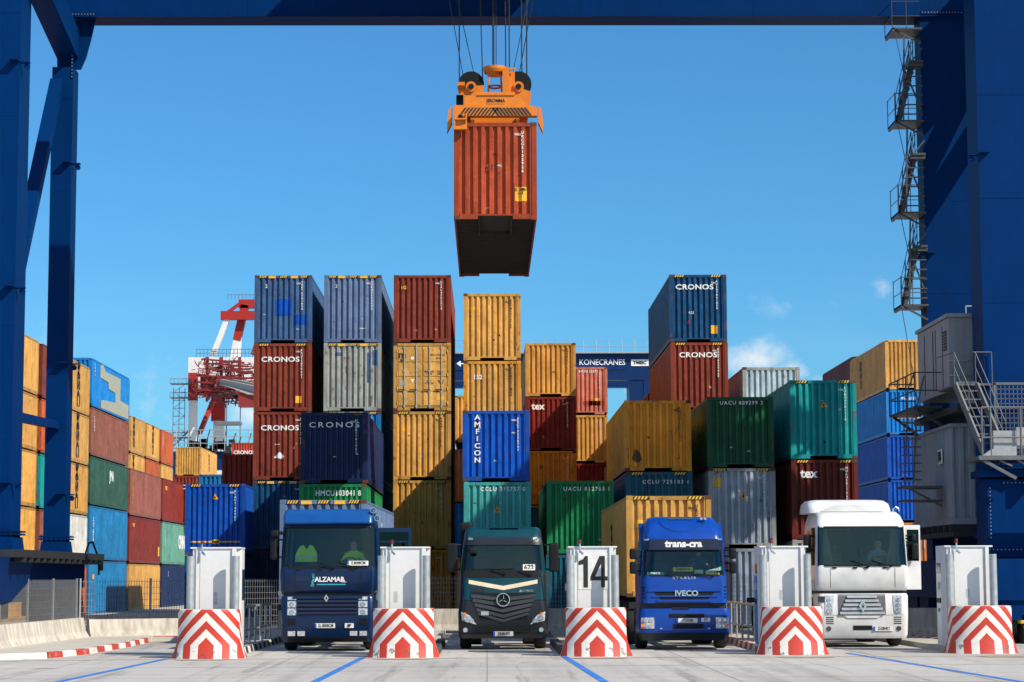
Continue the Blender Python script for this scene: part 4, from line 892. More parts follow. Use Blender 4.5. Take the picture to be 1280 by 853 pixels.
for xx in (15.6, 16.9): hr.tube((xx, 69.6, 9.8), (xx, 69.6, 10.6), .02, 6)
for z in (10.2, 10.6): hr.tube((15.6, 69.6, z), (16.9, 69.6, z), .02, 6)
cp(hr, 'roof_railing', STEEL, parent=eh)
lh = MB(); corr(lh, (14.04, 71.0, 3.6), (0, -1, 0), (-1, 0, 0), 6.0, 2.75, .30, .035); corr(lh, (14.04, 65.0, 3.6), (1, 0, 0), (0, -1, 0), 3.0, 2.75, .30, .05)
lh.box(14.09, 17.0, 65.06, 70.98, 3.5, 6.36); lh.box(13.98, 17.06, 64.92, 71.06, 6.35, 6.45); lh.box(13.98, 17.06, 64.92, 71.06, 3.42, 3.6)
lho = cp(lh, 'ribbed_house', HG2, fix=False)
cp(MB().box(13.97, 14.0, 66.2, 66.75, 5.3, 5.75), 'window_frame', WHITE, parent=lho); cp(MB().box(13.955, 13.97, 66.3, 66.65, 5.37, 5.68), 'window_pane', DGLASS, parent=lho)
sk = MB(); sk.box(14.0, 17.0, 64.85, 71.0, 3.05, 3.2)
for i in range(8): sk.box(13.9, 17.0, 64.95+i*.85, 65.05+i*.85, 3.2, 3.42)
cp(sk, 'support_frame', DSTEEL)
# brackets, small stairs and catwalks round the houses
cw = MB(); cw.box(13.15, 14.0, 66.0, 70.2, 7.0, 7.08); cw.bar((13.2, 66.2, 7.0), (14.0, 66.2, 6.5), .08); cw.bar((13.2, 69.8, 7.0), (14.0, 69.8, 6.4), .08); cw.box(14.0, 15.4, 64.0, 70.5, 6.75, 6.95); cp(cw, 'catwalk', DSTEEL)
hr = MB()
for z in (7.55, 8.1): hr.path([(14.0, 66.0, z), (13.15, 66.0, z), (13.15, 70.2, z), (14.0, 70.2, z)], .022, 6)
for y in (66, 67.4, 68.8, 70.2): hr.tube((13.15, y, 7.05), (13.15, y, 8.1), .022, 6)
hr.path([(13.15, 66.0, 8.1), (12.95, 66, 7.6), (12.78, 66, 4.7)], .025, 6); hr.path([(13.45, 66.0, 8.0), (13.2, 66, 7.0), (13.05, 66, 4.7)], .025, 6)
for i in range(9): hr.box(12.8, 13.3, 66.0, 66.5, 4.8+i*.25, 4.83+i*.25)
hr.box(12.75, 13.95, 66.0, 67.2, 4.55, 4.62); hr.box(12.75, 13.95, 66.0, 67.2, 4.15, 4.2); hr.bar((12.8, 66.0, 4.6), (13.9, 66.0, 4.0), .06)
cp(hr, 'side_stair', SGR)
# front platform with inclined stair
pf = MB(); pf.box(13.85, 18.0, 60.6, 62.3, 5.12, 5.24); pf.bar((14.0, 60.7, 5.1), (14.9, 60.7, 4.6), .09)
for i in range(9): pf.bar((13.95+i*.5, 60.7, 5.1), (14.3+i*.5, 60.7, 4.95), .05)
pf.box(15.35, 15.5, 60.7, 61.2, 4.45, 5.1); plat = cp(pf, 'platform', PGR)
kp = MB(); kp.box(14.3, 14.95, 60.75, 61.2, 5.24, 5.95); kp.box(14.97, 18.0, 60.8, 61.3, 5.45, 6.05); kp.prism([(13.95, 5.24), (14.9, 5.24), (14.9, 5.5), (14.2, 5.42)], 1, 60.6, 60.75); cp(kp, 'side_panel', plain('panel_aluminium', (.30, .31, .32), .5, .2), parent=plat)
hr = MB()
for z in (5.75, 6.3, 6.6): hr.path([(13.95, 60.62, z-(.0 if z < 6.5 else .0)), (18.0, 60.62, z)], .026, 6) if z != 6.3 else None
for x in (13.95, 14.2, 15.05, 15.9): hr.tube((x, 60.62, 5.2), (x, 60.62, 6.6), .03, 6)
cp(hr, 'handrail', PGR, parent=plat)
tri = MB().prism([(15.32, 5.52), (15.62, 5.52), (15.47, 5.8)], 1, 60.58, 60.6); cp(tri, 'warning_triangle', YEL, parent=plat)
gr = MB(); gr.box(14.62, 14.68, 61.9, 61.95, 5.24, 7.4); gr.box(14.62, 16.2, 61.9, 61.95, 7.35, 7.42)
for i in range(10): gr.box(14.7+i*.12, 14.72+i*.12, 61.92, 61.94, 5.3, 7.35)
for i in range(14): gr.box(14.68, 16.0, 61.92, 61.94, 5.4+i*.14, 5.42+i*.14)
cp(gr, 'safety_grille', PGR, parent=plat)
cp(MB().box(15.75, 15.95, 60.5, 60.6, 5.9, 7.2), 'yellow_post', YEL, parent=plat)
sl = MB()
for dx in (0, .62):
    sl.bar((13.62+dx, 62.4, 8.3-.9), (14.08+dx, 61.0, 5.3), .06, .2)
    for k in (.9,): sl.tube((13.60+dx, 62.4, 8.35), (14.1+dx, 61.0, 6.2), .017, 6); sl.tube((13.60+dx, 62.4, 7.9), (14.1+dx, 61.0, 5.75), .014, 6)
    for q in (0, .5, 1): sl.tube((13.6+dx+.5*q, 62.4-1.4*q, 7.4-2.1*q), (13.6+dx+.5*q, 62.4-1.4*q, 8.35-2.1*q), .015, 6)
for i in range(9): q = i/8; sl.box(13.64+.46*q, 14.26+.46*q, 62.4-1.4*q, 62.62-1.4*q, 7.45-2.1*q, 7.49-2.1*q)
sl.path([(14.15, 62.4, 8.35), (14.7, 62.4, 8.35), (14.7, 62.4, 7.2)], .017, 6); sl.path([(13.6, 62.4, 8.35), (13.55, 64.5, 8.4)], .017, 6)
sl.box(13.6, 14.7, 62.4, 64.8, 7.38, 7.44)
cp(sl, 'stair', PGR)
# hazard pillar at the right edge, unseen lattice added further out to cast dappled shade
hp = MB(); hp.box(15.9, 16.9, 59.6, 60.0, 2.7, 4.75); hz_ = cp(hp, 'guard_plate', WHITE)
hs = MB()
for i in range(5): hs.prism([(15.9, 2.8+i*.45), (16.9, 3.2+i*.45), (16.9, 3.4+i*.45), (15.9, 3.0+i*.45)], 1, 59.58, 59.6)
cp(hs, 'red_stripe', REDM, parent=hz_)
lt = MB()
lt.box(16.35, 18.2, 71.1, 71.6, 14.0, 14.4); lt.box(21.9, 22.3, 71.1, 71.7, 1, 21); lt.box(18.0, 18.3, 71.1, 71.6, 9, 21)
for z in (14.5, 17.2, 20.0): lt.bar((18.2, 71.4, z), (22.0, 71.4, z), .3)
for z in (14.5, 17.2): lt.bar((18.2, 71.4, z+2.7), (22.0, 71.4, z), .3); lt.bar((18.2, 71.4, z), (22, 71.4, z+2.7), .12)
cp(lt, 'added_shade_frame', CRB)
dr = MB(); rg = random.Random(5)
for i in range(34):
    x = 17.6+rg.random()*3.8; z = 14.2+rg.random()*6.3; dr.bar((x, 70.9, z), (x+rg.uniform(-.7, .5), 70.9, z+rg.uniform(.9, 2.4)), rg.uniform(.12, .34))
for z in (15.2, 16.0, 16.8, 18.2, 19.1): dr.box(17.5, 21.2, 70.8, 71.0, z, z+.16)
cp(dr, 'added_shade_bars', DSTEEL)  # random bars out of view, put in only to dapple the containers
# trolley on the girders
tr = MB(); tr.box(-2.6, 3.2, 63.2, 71.6, ZB+2.75, ZB+3.2); tr.box(-2.2, 2.8, 65, 70, ZB+3.2, ZB+5.5)
cp(tr, 'trolley', CRB)
cp(MB().box(-2.4, -1.9, 62.9, 71.8, ZB+2.3, ZB+2.75).box(2.5, 3.0, 62.9, 71.8, ZB+2.3, ZB+2.75), 'trolley_wheels', DSTEEL)
sd_ = MB().box(11.5, 17.5, 61.6, 62.4, ZB-.2, ZB+.0)

# =================================================================== SPREADER, ROPES, HANGING CONTAINER
container('orange red container hanging from the spreader in mid air', -.95, 62.5, 12.30, H9, 'hung', rz=0, group=None, name='shipping_container', marks=[plate(.55, .58, .34, .42), T('51', -.15, 1.55, .24, cmat('redbrown'), bold=.03)], num='r')
hc = [o for o in bpy.data.objects if o.get('label', '').startswith('orange red container hanging')][0]
text('CLMN\n1-1', hc, (.75, -.002, .84), .12, BLACK, bold=.02, line=.9)
SO = plain('spreader_orange', (.62, .175, .006), .42, var=.08)
SP = thing('container_spreader', 'orange lifting spreader with black sheaves clamped on the hanging container', 'spreader', (.27, 68.6, 15.2))
def sp(mb, name, mat, parent=SP, **k): return mb.build(name, mat, parent, (-.27, -68.6, -15.2) if parent is SP else (0, 0, 0), **k)
zt0 = 15.2
m = MB(); m.prism([(-.95, zt0+.18), (1.50, zt0+.18), (1.50, zt0+.42), (1.32, zt0+.50), (-.95, zt0+.50)], 1, 62.45, 62.75)
for s in (-1, 1): m.box(.27+s*.85-.12, .27+s*.85+.12, 62.7, 74.5, zt0+.2, zt0+.55)
m.box(-.9, 1.44, 74.3, 74.65, zt0+.18, zt0+.55); m.box(-.35, .9, 64, 73, zt0+.3, zt0+.75); sp(m, 'spreader_frame', SO)
hz2 = MB()
for i in range(10):
    a = .27-.12-i*.105; hz2.prism([(a, zt0+.19), (a+.062, zt0+.19), (a+.232, zt0+.42), (a+.17, zt0+.42)], 1, 62.438, 62.449)
    a = .27+.07+i*.105; hz2.prism([(a, zt0+.19), (a+.062, zt0+.19), (a-.108, zt0+.42), (a-.17, zt0+.42)], 1, 62.438, 62.449)
sp(hz2, 'hazard_stripes', BLACK)
m = MB(); m.prism([(-.62, zt0+.50), (1.22, zt0+.50), (.98, zt0+.80), (-.55, zt0+.80), (-.62, zt0+.72)], 1, 62.5, 63.0); m.box(-.25, .85, 62.46, 63.1, zt0+.80, zt0+.89); hb = sp(m, 'end_beam', SO)
sp(MB().box(.03, .57, 62.484, 62.5, zt0+.55, zt0+.72), 'name_plate', plain('plate_orange', (.6, .2, .01), .5), parent=hb)
text('BROMMA', hb, (.30, 62.478, zt0+.635), .145, BLACK, bold=.015, sx=.85)
for o in bpy.data.objects:
    if o.parent is hb and o.name.startswith('lettering'): pass
for s, x in ((-1, -.80), (1, 1.36)):
    m = MB()
    if s < 0:
        m.box(-.94, -.90, 62.28, 62.44, zt0-.22, zt0+.22); m.box(-.60, -.56, 62.28, 62.44, zt0-.22, zt0+.22); m.box(-.94, -.56, 62.38, 62.44, zt0-.22, zt0+.22); m.box(-.94, -.56, 62.26, 62.44, zt0-.26, zt0-.2); m.box(-.94, -.56, 62.26, 62.44, zt0+.03, zt0+.07); m.prism([(-.9, -.0+zt0-.2), (-.6, zt0-.2), (-.6, zt0-.1)], 1, 62.27, 62.3)
        sp(m, 'corner_guide', SO); sp(MB().disc((-.75, 62.37, zt0+.14), .07, 'y', .03, 16), 'guide_hole', BLK)
    fl = MB(); xx = -1.0 if s < 0 else 1.54
    fl.prism([(xx, zt0+.48), (xx+s*.1, zt0+.38), (xx+s*.14, zt0-.05), (xx+s*.13 if s > 0 else xx-.15, zt0-.30), (xx+s*.0, zt0+.0)], 1, 62.5, 62.85); sp(fl, 'flipper', SO)
# head block with sheaves and cable basket
m = MB(); m.box(-.75, 1.25, 67.6, 69.6, zt0+.75, zt0+1.15); sp(m, 'head_block', SO)
for s, x in ((-1, -.48), (1, 1.05)):
    sh = MB(); sh.disc((x, 68.5, 17.66+.05), .42, 'y', .16, 32); so_ = sp(sh, 'sheave', BLK)
    g = MB()
    if s < 0: g.prism([(x-.45, 17.62), (x+.42, 17.66), (x+.36, 17.25), (x+.25, 16.3), (x-.3, 16.3), (x-.36, 17.2)], 1, 68.38, 68.41); g.box(x-.42, x-.2, 67.9, 68.38, 17.55, 17.66)
    else: g.prism([(x-.45, 17.55), (x-.40, 18.1), (x-.12, 18.1), (x-.12, 17.62), (x+.40, 17.45), (x+.38, 17.1), (x+.15, 16.6), (x-.1, 16.3), (x-.4, 16.3), (x-.4, 17)], 1, 68.36, 68.39); g.box(x-.52, x-.30, 67.9, 68.36, 16.6, 18.12)
    sp(g, 'sheave_guard', SO); sp(MB().disc((x, 68.33, 17.6), .17, 'y', .06, 20), 'hub_ring', SO); sp(MB().disc((x, 68.28, 17.6), .09, 'y', .05, 16), 'axle', BLK)
sp(MB().disc((-.82, 66.5, 16.55), .36, 'x', .22, 24), 'side_sheave', BLK)
for x in (.06, .52):
    sp(MB().disc((x, 68.3, 17.15), .22, 'y', .12, 24), 'sheave', BLK); sp(MB().disc((x, 68.22, 17.15), .11, 'y', .05, 18), 'hub_ring', SO); sp(MB().disc((x, 68.18, 17.15), .05, 'y', .04, 12), 'axle', BLK)
    sp(MB().box(x-.2, x+.2, 68.2, 68.3, 16.85, 17.0), 'bracket', SO)
bk = MB(); bk.lathe([(.34, 18.08), (.38, 18.18), (.38, 18.27), (.34, 18.27), (.30, 18.1)], (.29, 68.5, 0), 'z', 28); bk.lathe([(.0, 18.0), (.25, 18.0), (.31, 18.1), (0, 18.1)], (.29, 68.5, 0), 'z', 20); sp(bk, 'cable_basket', SO)
ba = MB()
for i in range(4):
    a = math.pi/4+i*math.pi/2; ba.tube((.29+.26*math.cos(a), 68.5+.26*math.sin(a), 18.05), (.29+.36*math.cos(a), 68.5+.36*math.sin(a), 16.9), .025, 8)
ba.lathe([(.2, 17.6), (.24, 17.62), (.24, 17.66), (.2, 17.66)], (.29, 68.5, 0), 'z', 16); sp(ba, 'basket_frame', SO)
sp(MB().box(.65, .95, 68.2, 68.25, 18.13, 18.2), 'bracket', SO)
def rope(x0, y0, z0, x1, y1, z1, r, label):
    a = Vector((x0, y0, z0)); b = Vector((x1, y1, z1))
    o = MB().tube((0, 0, 0), b-a, r, 6).build('steel_rope', DSTEEL, None, tuple(a)); tag(o, label, 'rope', 'ropes holding the spreader')
ZT = 23.3
rope(-.86, 68.4, 17.75, -.86, 68.2, ZT, .02, 'leftmost upright rope on the left sheave')
rope(-.1, 68.5, 17.7, -.26, 68.3, ZT, .018, 'upright rope at the right edge of the left sheave')
rope(.24, 68.5, 18.1, .24, 68.5, ZT, .035, 'thick dark cable rising from the orange basket')
rope(.33, 68.9, 18.1, .34, 68.9, ZT, .014, 'thin rope just right of the thick basket cable')
rope(.64, 68.4, 18.1, .62, 68.3, ZT, .02, 'rope rising left of the tall orange sheave guard')
rope(.76, 68.5, 18.1, .74, 68.5, ZT, .02, 'rope touching the tall orange sheave guard')
rope(1.16, 68.5, 17.9, 1.14, 68.4, ZT, .02, 'inner upright rope on the right sheave')
rope(1.32, 68.5, 17.8, 1.32, 68.4, ZT, .022, 'outermost upright rope on the right sheave')
rope(-.72, 69, 18.0, -1.75, 66.5, ZT, .014, 'slanting rope leaning out to the left')
rope(-.35, 69, 18.0, -1.45, 70, ZT, .014, 'second slanting rope leaning left, nearer the basket')
rope(.85, 69, 18.1, 1.9, 70, ZT, .014, 'slanting rope leaning right from the tall guard')
rope(1.05, 69, 18.0, 2.1, 66.5, ZT, .014, 'slanting rope leaning out to the right')

# =================================================================== FAR CRANE WITH LETTERED BEAM
FC = thing('far_gantry_crane', 'distant blue gantry crane with white lettering on its beam', 'crane', (0, 202, 0))
def fp(mb, name, mat, parent=FC, **k): return mb.build(name, mat, parent, (0, -202, 0) if parent is FC else (0, 0, 0), **k)
fp(MB().box(-15, 16.2, 200, 201, 20.05, 22.6), 'main_girder', CRB2); fp(MB().box(-15, 16.2, 208, 209, 20.05, 22.6), 'main_girder', CRB2)
fp(MB().box(14.6, 16.1, 200, 201.2, 0, 20.05), 'leg', CRB2); fp(MB().box(13.6, 15.4, 208, 209.2, 0, 20.05), 'leg', CRB2); fp(MB().box(-15, -14, 200, 201.2, 0, 20.05), 'leg', CRB2); fp(MB().box(-15, -14, 208, 209.2, 0, 20.05), 'leg', CRB2)
fp(MB().box(13.2, 14.3, 199, 202, 17.6, 19.6), 'equipment_box', CRB2)
rl = MB()
for i in range(27): rl.tube((-15+i*1.2, 199.8, 22.6), (-15+i*1.2, 199.8, 23.8), .03, 5)
for z in (23.2, 23.8): rl.tube((-15, 199.8, z), (16.2, 199.8, z), .035, 5)
rl.box(-15, 16.2, 199.4, 200, 22.5, 22.62); fp(rl, 'handrail', STEEL)
gk = fp(MB().box(8.6, 12.9, 199.96, 200, 21.0, 22.3), 'sign_panel', CRB2)
text('KONECRANES', gk, (10.75, 199.93, 21.68), .74, WHITE, bold=.01, sx=.9)
bd = fp(MB().box(13.45, 15.1, 199.93, 200, 21.35, 21.95), 'sign_board', WHITE); text('TMEIC', bd, (14.27, 199.9, 21.65), .4, BLACK, bold=.03, sx=1.1)
bd = fp(MB().box(-3.0, -1.8, 199.93, 200, 21.0, 22.3), 'arrow_sign', CRB2); fp(MB().prism([(-2.8, 21.6), (-2.4, 21.9), (-2.4, 21.65), (-1.9, 21.65), (-1.9, 21.55), (-2.4, 21.55), (-2.4, 21.3)], 1, 199.88, 199.93), 'arrow', WHITE, parent=bd)
# far beam of the neighbouring block on the left
FB = thing('far_rail_bridge', 'distant dark blue crane girder with clutter behind the small far red container', 'crane', (-50, 262, 0))
def fb(mb, name, mat): return mb.build(name, mat, FB, (50, -262, 0))
fb(MB().box(-38.5, -28.5, 260, 262, 14.8, 17.0), 'main_girder', CRB2); fb(MB().box(-30, -28.5, 260, 262, 0, 14.8).box(-38.5, -37, 260, 262, 0, 14.8), 'leg', CRB2)
rg = random.Random(3); cl = MB()
for i in range(16):
    x = -36+rg.random()*7; z = 17+rg.random()*1.2; cl.box(x, x+.3+rg.random(), 259.5, 260.5, z-.6, z+.3)
for i in range(8):
    x = -36+i; cl.bar((x, 260, 17), (x+rg.random()*2-1, 260, 18.5+rg.random()*1.2), .12)
fb(cl, 'trolley', DSTEEL)
rl = MB()
for z in (17.9, 18.7, 19.5): rl.tube((-43, 259, z), (-27, 259, z), .05, 5)
for i in range(12): rl.tube((-43+i*1.45, 259, 17), (-43+i*1.45, 259, 19.5), .05, 5)
rl.box(-43, -38.5, 259, 261, 16.8, 17); fb(rl, 'handrail', STEEL)

# =================================================================== SHIP-TO-SHORE CRANE
QR = paint('quay_crane_red', (.34, .025, .02), .5, rust=-.3, fade=.05, streak=.05); QW = paint('quay_crane_white', (.66, .66, .66), .5, rust=-.3, fade=.03, streak=.05); QG = plain('quay_grey', (.12, .13, .15), .6)
QC = thing('quay_crane', 'tall red and white ship to shore crane rising far away at the left', 'crane', (-70, 545, 0))
def qp(mb, name, mat): return mb.build(name, mat, QC, (70, -545, 0))
qp(MB().box(-74.6, -72.6, 540, 542, 0, 46), 'lower_leg', QW); qp(MB().box(-70.4, -67.8, 556, 558, 0, 42), 'lower_leg', QW)
qp(MB().box(-74.8, -72.6, 540, 542.5, 46, 53), 'upper_leg', QR); qp(MB().box(-71, -67.6, 556, 558.5, 42, 52), 'upper_leg', QR)
qp(MB().box(-72.6, -66, 541, 543, 47.5, 49.0).bar((-72.0, 542, 38), (-69.5, 557, 50), 1.0), 'portal_beam', QR)
qp(MB().box(-75.5, -45, 545, 560, 50, 57.4), 'machine_house', QW)
bm_ = MB(); bm_.bar((-68.5, 540, 51.0), (-50, 500, 44.5), .9, 1.6); bm_.bar((-65.5, 540, 51.0), (-47, 500, 44.5), .9, 1.6)
for i in range(9): bm_.bar((-68.5+i*2.1, 540-i*4.4, 50.4-i*.74), (-65.5+i*2.1, 540-i*4.4, 50.4-i*.74), .4)
bm_.add([(-68, 538, 50.6), (-66, 538, 50.6), (-52, 506, 44.6), (-56, 506, 44.6)], [(0, 1, 2, 3)]); qp(bm_, 'boom', plain('boom_grey', (.33, .31, .29), .6))
ap = MB(); ap.bar((-69.8, 546, 57), (-65.6, 546, 68), 1.3); ap.bar((-64.5, 548, 57), (-63.6, 548, 62), 1.7); ap.bar((-57, 546, 57), (-52, 546, 70), 1.2); ap.bar((-63, 548, 57), (-62.5, 548, 69), .7); qp(ap, 'tower_strut_white', QW)
ap = MB(); ap.bar((-63.6, 548, 62), (-61.6, 548, 71), 2.0); ap.box(-67.5, -50, 545, 547, 67.0, 69.2); ap.bar((-66.8, 546, 68.2), (-62.6, 546, 71.3), .8); ap.box(-63.2, -50, 547, 549, 70.2, 72.4); ap.bar((-59, 546, 58), (-56, 546, 68), 1.6); ap.bar((-56, 546, 60), (-58.5, 546, 68), .8); qp(ap, 'tower_top', QR)
rg = random.Random(11); la_ = MB()
for i in range(130):
    x = -71+rg.random()*14; z = 45+rg.random()*11.5-(x+71)*.12; 
    if rg.random() < .5: la_.bar((x, 536, z), (x+rg.uniform(1.5, 5), 536, z+rg.uniform(-.5, .3)), .28)
    elif rg.random() < .6: la_.bar((x, 536, z), (x+rg.uniform(-.3, .3), 536, max(z-rg.uniform(1.0, 3.0), 47.5)), .3)
    else: la_.bar((x, 536, z), (x+rg.uniform(-2, 3), 537, z-rg.uniform(1, 3)), .25)
for z, x0, x1 in ((56, -71, -60), (55, -70.5, -59), (53.6, -70, -58), (52, -72, -57), (50.3, -73, -56.5), (48.4, -73, -56)): la_.bar((x0, 536, z), (x1, 533, z-1.2), .42)
for x in (-69.5, -66, -61.5, -57.5): la_.bar((x, 536, 45.5 if x < -60 else 44), (x, 536, 56.5), .7)
la_.box(-67, -63, 534, 538, 48.5, 51); la_.box(-61.5, -57, 534, 538, 44, 47.5); la_.box(-71.5, -68, 538, 541, 49, 52)
for i in range(240):
    x = -73.5+rg.random()*17.5; z = 46+rg.random()*9.5-max(0, x+64)*.2; s_ = rg.choice([(1.6, .2), (.2, 1.4), (1.2, 1.2), (-1.2, 1.2), (2.4, 0)]); la_.bar((x, 535.5, z), (x+s_[0]*rg.uniform(.6, 1.2), 535.5, z+s_[1]*rg.uniform(.6, 1.2)), .17)
qp(la_, 'boom_hinge_lattice', plain('lattice_red', (.22, .018, .016), .55))
ld = MB()
for x in (-78.3, -76.8, -75.4): ld.bar((x, 539, 3), (x, 539, 49), .18)
for i in range(22): ld.bar((-78.3, 539, 6+i*2), (-75.4, 539, 6+i*2), .16); ld.bar((-78.3, 539, 6+i*2), (-75.4, 539, 8+i*2), .1) if i % 2 else ld.bar((-75.4, 539, 6+i*2), (-78.3, 539, 8+i*2), .1)
for z in (36.5, 46.5, 50):
    ld.box(-79.0, -74, 538, 541, z, z+.25)
    for q in range(6): ld.bar((-79+q, 538, z), (-79+q, 538, z+1.3), .1)
    ld.bar((-79, 538, z+1.3), (-74, 538, z+1.3), .12)
for z in (30, 37.5): ld.bar((-78, 538, z-3), (-74, 538, z+1), .45)
qp(ld, 'access_ladder', QG)
rl = MB()
for i in range(30): rl.bar((-73.5+i*.95, 545, 57.4), (-73.5+i*.95, 545, 59.4), .12)
for z in (58.4, 59.4): rl.bar((-73.5, 545, z), (-46, 545, z), .14)
for i in range(16): rl.bar((-66+i*.95, 547, 72.4), (-66+i*.95, 547, 73.6), .12)
rl.bar((-66, 547, 73.6), (-51, 547, 73.6), .12); qp(rl, 'roof_railing', QG)
rp = MB()
for x in (-64.6, -61.2, -57.3, -54): rp.bar((x, 536, 15), (x, 536, 50), .22)
rp.box(-67, -55, 535.5, 536.5, 47.0, 47.5); rp.box(-67.5, -61, 534, 538, 39.5, 40.3); qp(rp, 'hoist_rope', QG)
#PART3
# =================================================================== PEOPLE
SKINM = plain('skin', (.42, .22, .15), .55); TROU = plain('trousers_dark', (.02, .025, .04), .8)
HIVIS = plain('hi_vis_yellow', (.55, .85, .02), .6, emit=None); REFL = plain('reflective_band', (.55, .57, .6), .3)
def person(parent_loc, label, shirt, vest=None, hair=(.02, .015, .01)):
    """seated at the wheel, facing -Y"""
    o = parent_loc
    P = [('pel', (0, .0, .0), .15), ('sp', (0, .02, .22), .14), ('ch', (0, .0, .42), .165), ('nk', (0, -.02, .57), .062), ('hd', (0, -.05, .67), .085), ('hd2', (0, -.045, .76), .09), ('hd3', (0, -.03, .82), .06),
         ('sl', (-.19, .0, .47), .07), ('el', (-.29, -.16, .25), .05), ('wl', (-.19, -.43, .33), .033), ('hl', (-.17, -.50, .36), .036),
         ('sr', (.19, .0, .47), .07), ('er', (.29, -.16, .25), .05), ('wr', (.19, -.43, .33), .033), ('hr', (.17, -.50, .36), .036),
         ('kl', (-.14, -.45, .03), .075), ('al', (-.14, -.55, -.38), .045), ('fl', (-.14, -.70, -.42), .04), ('kr', (.14, -.45, .03), .075), ('ar', (.14, -.55, -.38), .045), ('fr', (.14, -.70, -.42), .04), ('hpl', (-.09, -.03, -.01), .11), ('hpr', (.09, -.03, -.01), .11)]
    ix = {p[0]: i for i, p in enumerate(P)}
    E_ = [('pel', 'sp'), ('sp', 'ch'), ('ch', 'nk'), ('nk', 'hd'), ('hd', 'hd2'), ('hd2', 'hd3'), ('ch', 'sl'), ('sl', 'el'), ('el', 'wl'), ('wl', 'hl'), ('ch', 'sr'), ('sr', 'er'), ('er', 'wr'), ('wr', 'hr'), ('pel', 'hpl'), ('hpl', 'kl'), ('kl', 'al'), ('al', 'fl'), ('pel', 'hpr'), ('hpr', 'kr'), ('kr', 'ar'), ('ar', 'fr')]
    me = bpy.data.meshes.new('person'); me.from_pydata([p[1] for p in P], [(ix[a], ix[b]) for a, b in E_], [])
    ob = bpy.data.objects.new('person', me); COL.objects.link(ob)
    md = ob.modifiers.new('skin', 'SKIN'); 
    if not me.skin_vertices: me.skin_vertices.new()
    for i, p in enumerate(P): me.skin_vertices[0].data[i].radius = (p[2], p[2]*(.72 if p[0] in ('ch', 'sp', 'pel') else 1)); 
    me.skin_vertices[0].data[0].use_root = True
    ss = ob.modifiers.new('sub', 'SUBSURF'); ss.levels = 2; ss.render_levels = 2
    dg = bpy.context.evaluated_depsgraph_get(); dg.update(); nm = bpy.data.meshes.new_from_object(ob.evaluated_get(dg)); bpy.data.objects.remove(ob)
    nm.materials.clear()
    for q in (SKINM, plain('shirt_%s' % label[:12].replace(' ', '_'), shirt, .8), TROU): nm.materials.append(q)
    bm = bmesh.new(); bm.from_mesh(nm)
    for f in bm.faces:
        c = f.calc_center_median(); f.smooth = True
        f.material_index = 0 if (c.z > .57 and abs(c.x) < .16) or c.y < -.36 and c.z > .2 else (2 if c.z < .12 else 1)
    # nose, ears, fingers grown on the same mesh
    def blob(c, s, mi=0):
        r = bmesh.ops.create_icosphere(bm, subdivisions=2, radius=1, matrix=Matrix.Translation(c) @ Matrix.Diagonal((*s, 1)))
        for v in r['verts']:
            for f in v.link_faces: f.material_index = mi; f.smooth = True
    blob((0, -.145, .71), (.014, .022, .022)); blob((-.093, -.035, .71), (.012, .02, .03)); blob((.093, -.035, .71), (.012, .02, .03)); blob((0, -.13, .665), (.028, .012, .008)); 
    for s in (-1, 1):
        blob((s*.033, -.128, .735), (.014, .008, .009), 2)
        for k in range(4): blob((s*(.155+.02*k-.03), -.545, .36+.006*k), (.008, .03+.004*(1 if k in (1, 2) else 0), .012))
        blob((s*.13, -.50, .385), (.01, .02, .02))
    bm.to_mesh(nm); bm.free()
    p = link('person', nm, None, o); tag(p, label, 'person')
    hb = MB(); bm = bmesh.new(); r = bmesh.ops.create_icosphere(bm, subdivisions=3, radius=1, matrix=Matrix.Translation((0, -.025, .765)) @ Matrix.Diagonal((.103, .112, .10, 1)))
    bmesh.ops.delete(bm, geom=[v for v in bm.verts if v.co.z < .72 or (v.co.y < -.085 and v.co.z < .80)], context='VERTS'); hm = bpy.data.meshes.new('hair'); bm.to_mesh(hm); bm.free(); hm.materials.append(plain('hair_dark', hair, .8)); link('hair', hm, p)
    if vest:
        bm = bmesh.new(); bm.from_mesh(nm); bmesh.ops.delete(bm, geom=[f for f in bm.faces if f.material_index != 1 or f.calc_center_median().y < -.30], context='FACES')
        bm.normal_update()
        for v in bm.verts: v.co += v.normal*.012
        vm = bpy.data.meshes.new('jacket'); bm.to_mesh(vm); bm.free(); vm.materials.clear(); vm.materials.append(vest)
        for pl_ in vm.polygons: pl_.material_index = 0; pl_.use_smooth = True
        link('jacket', vm, p)
    return p

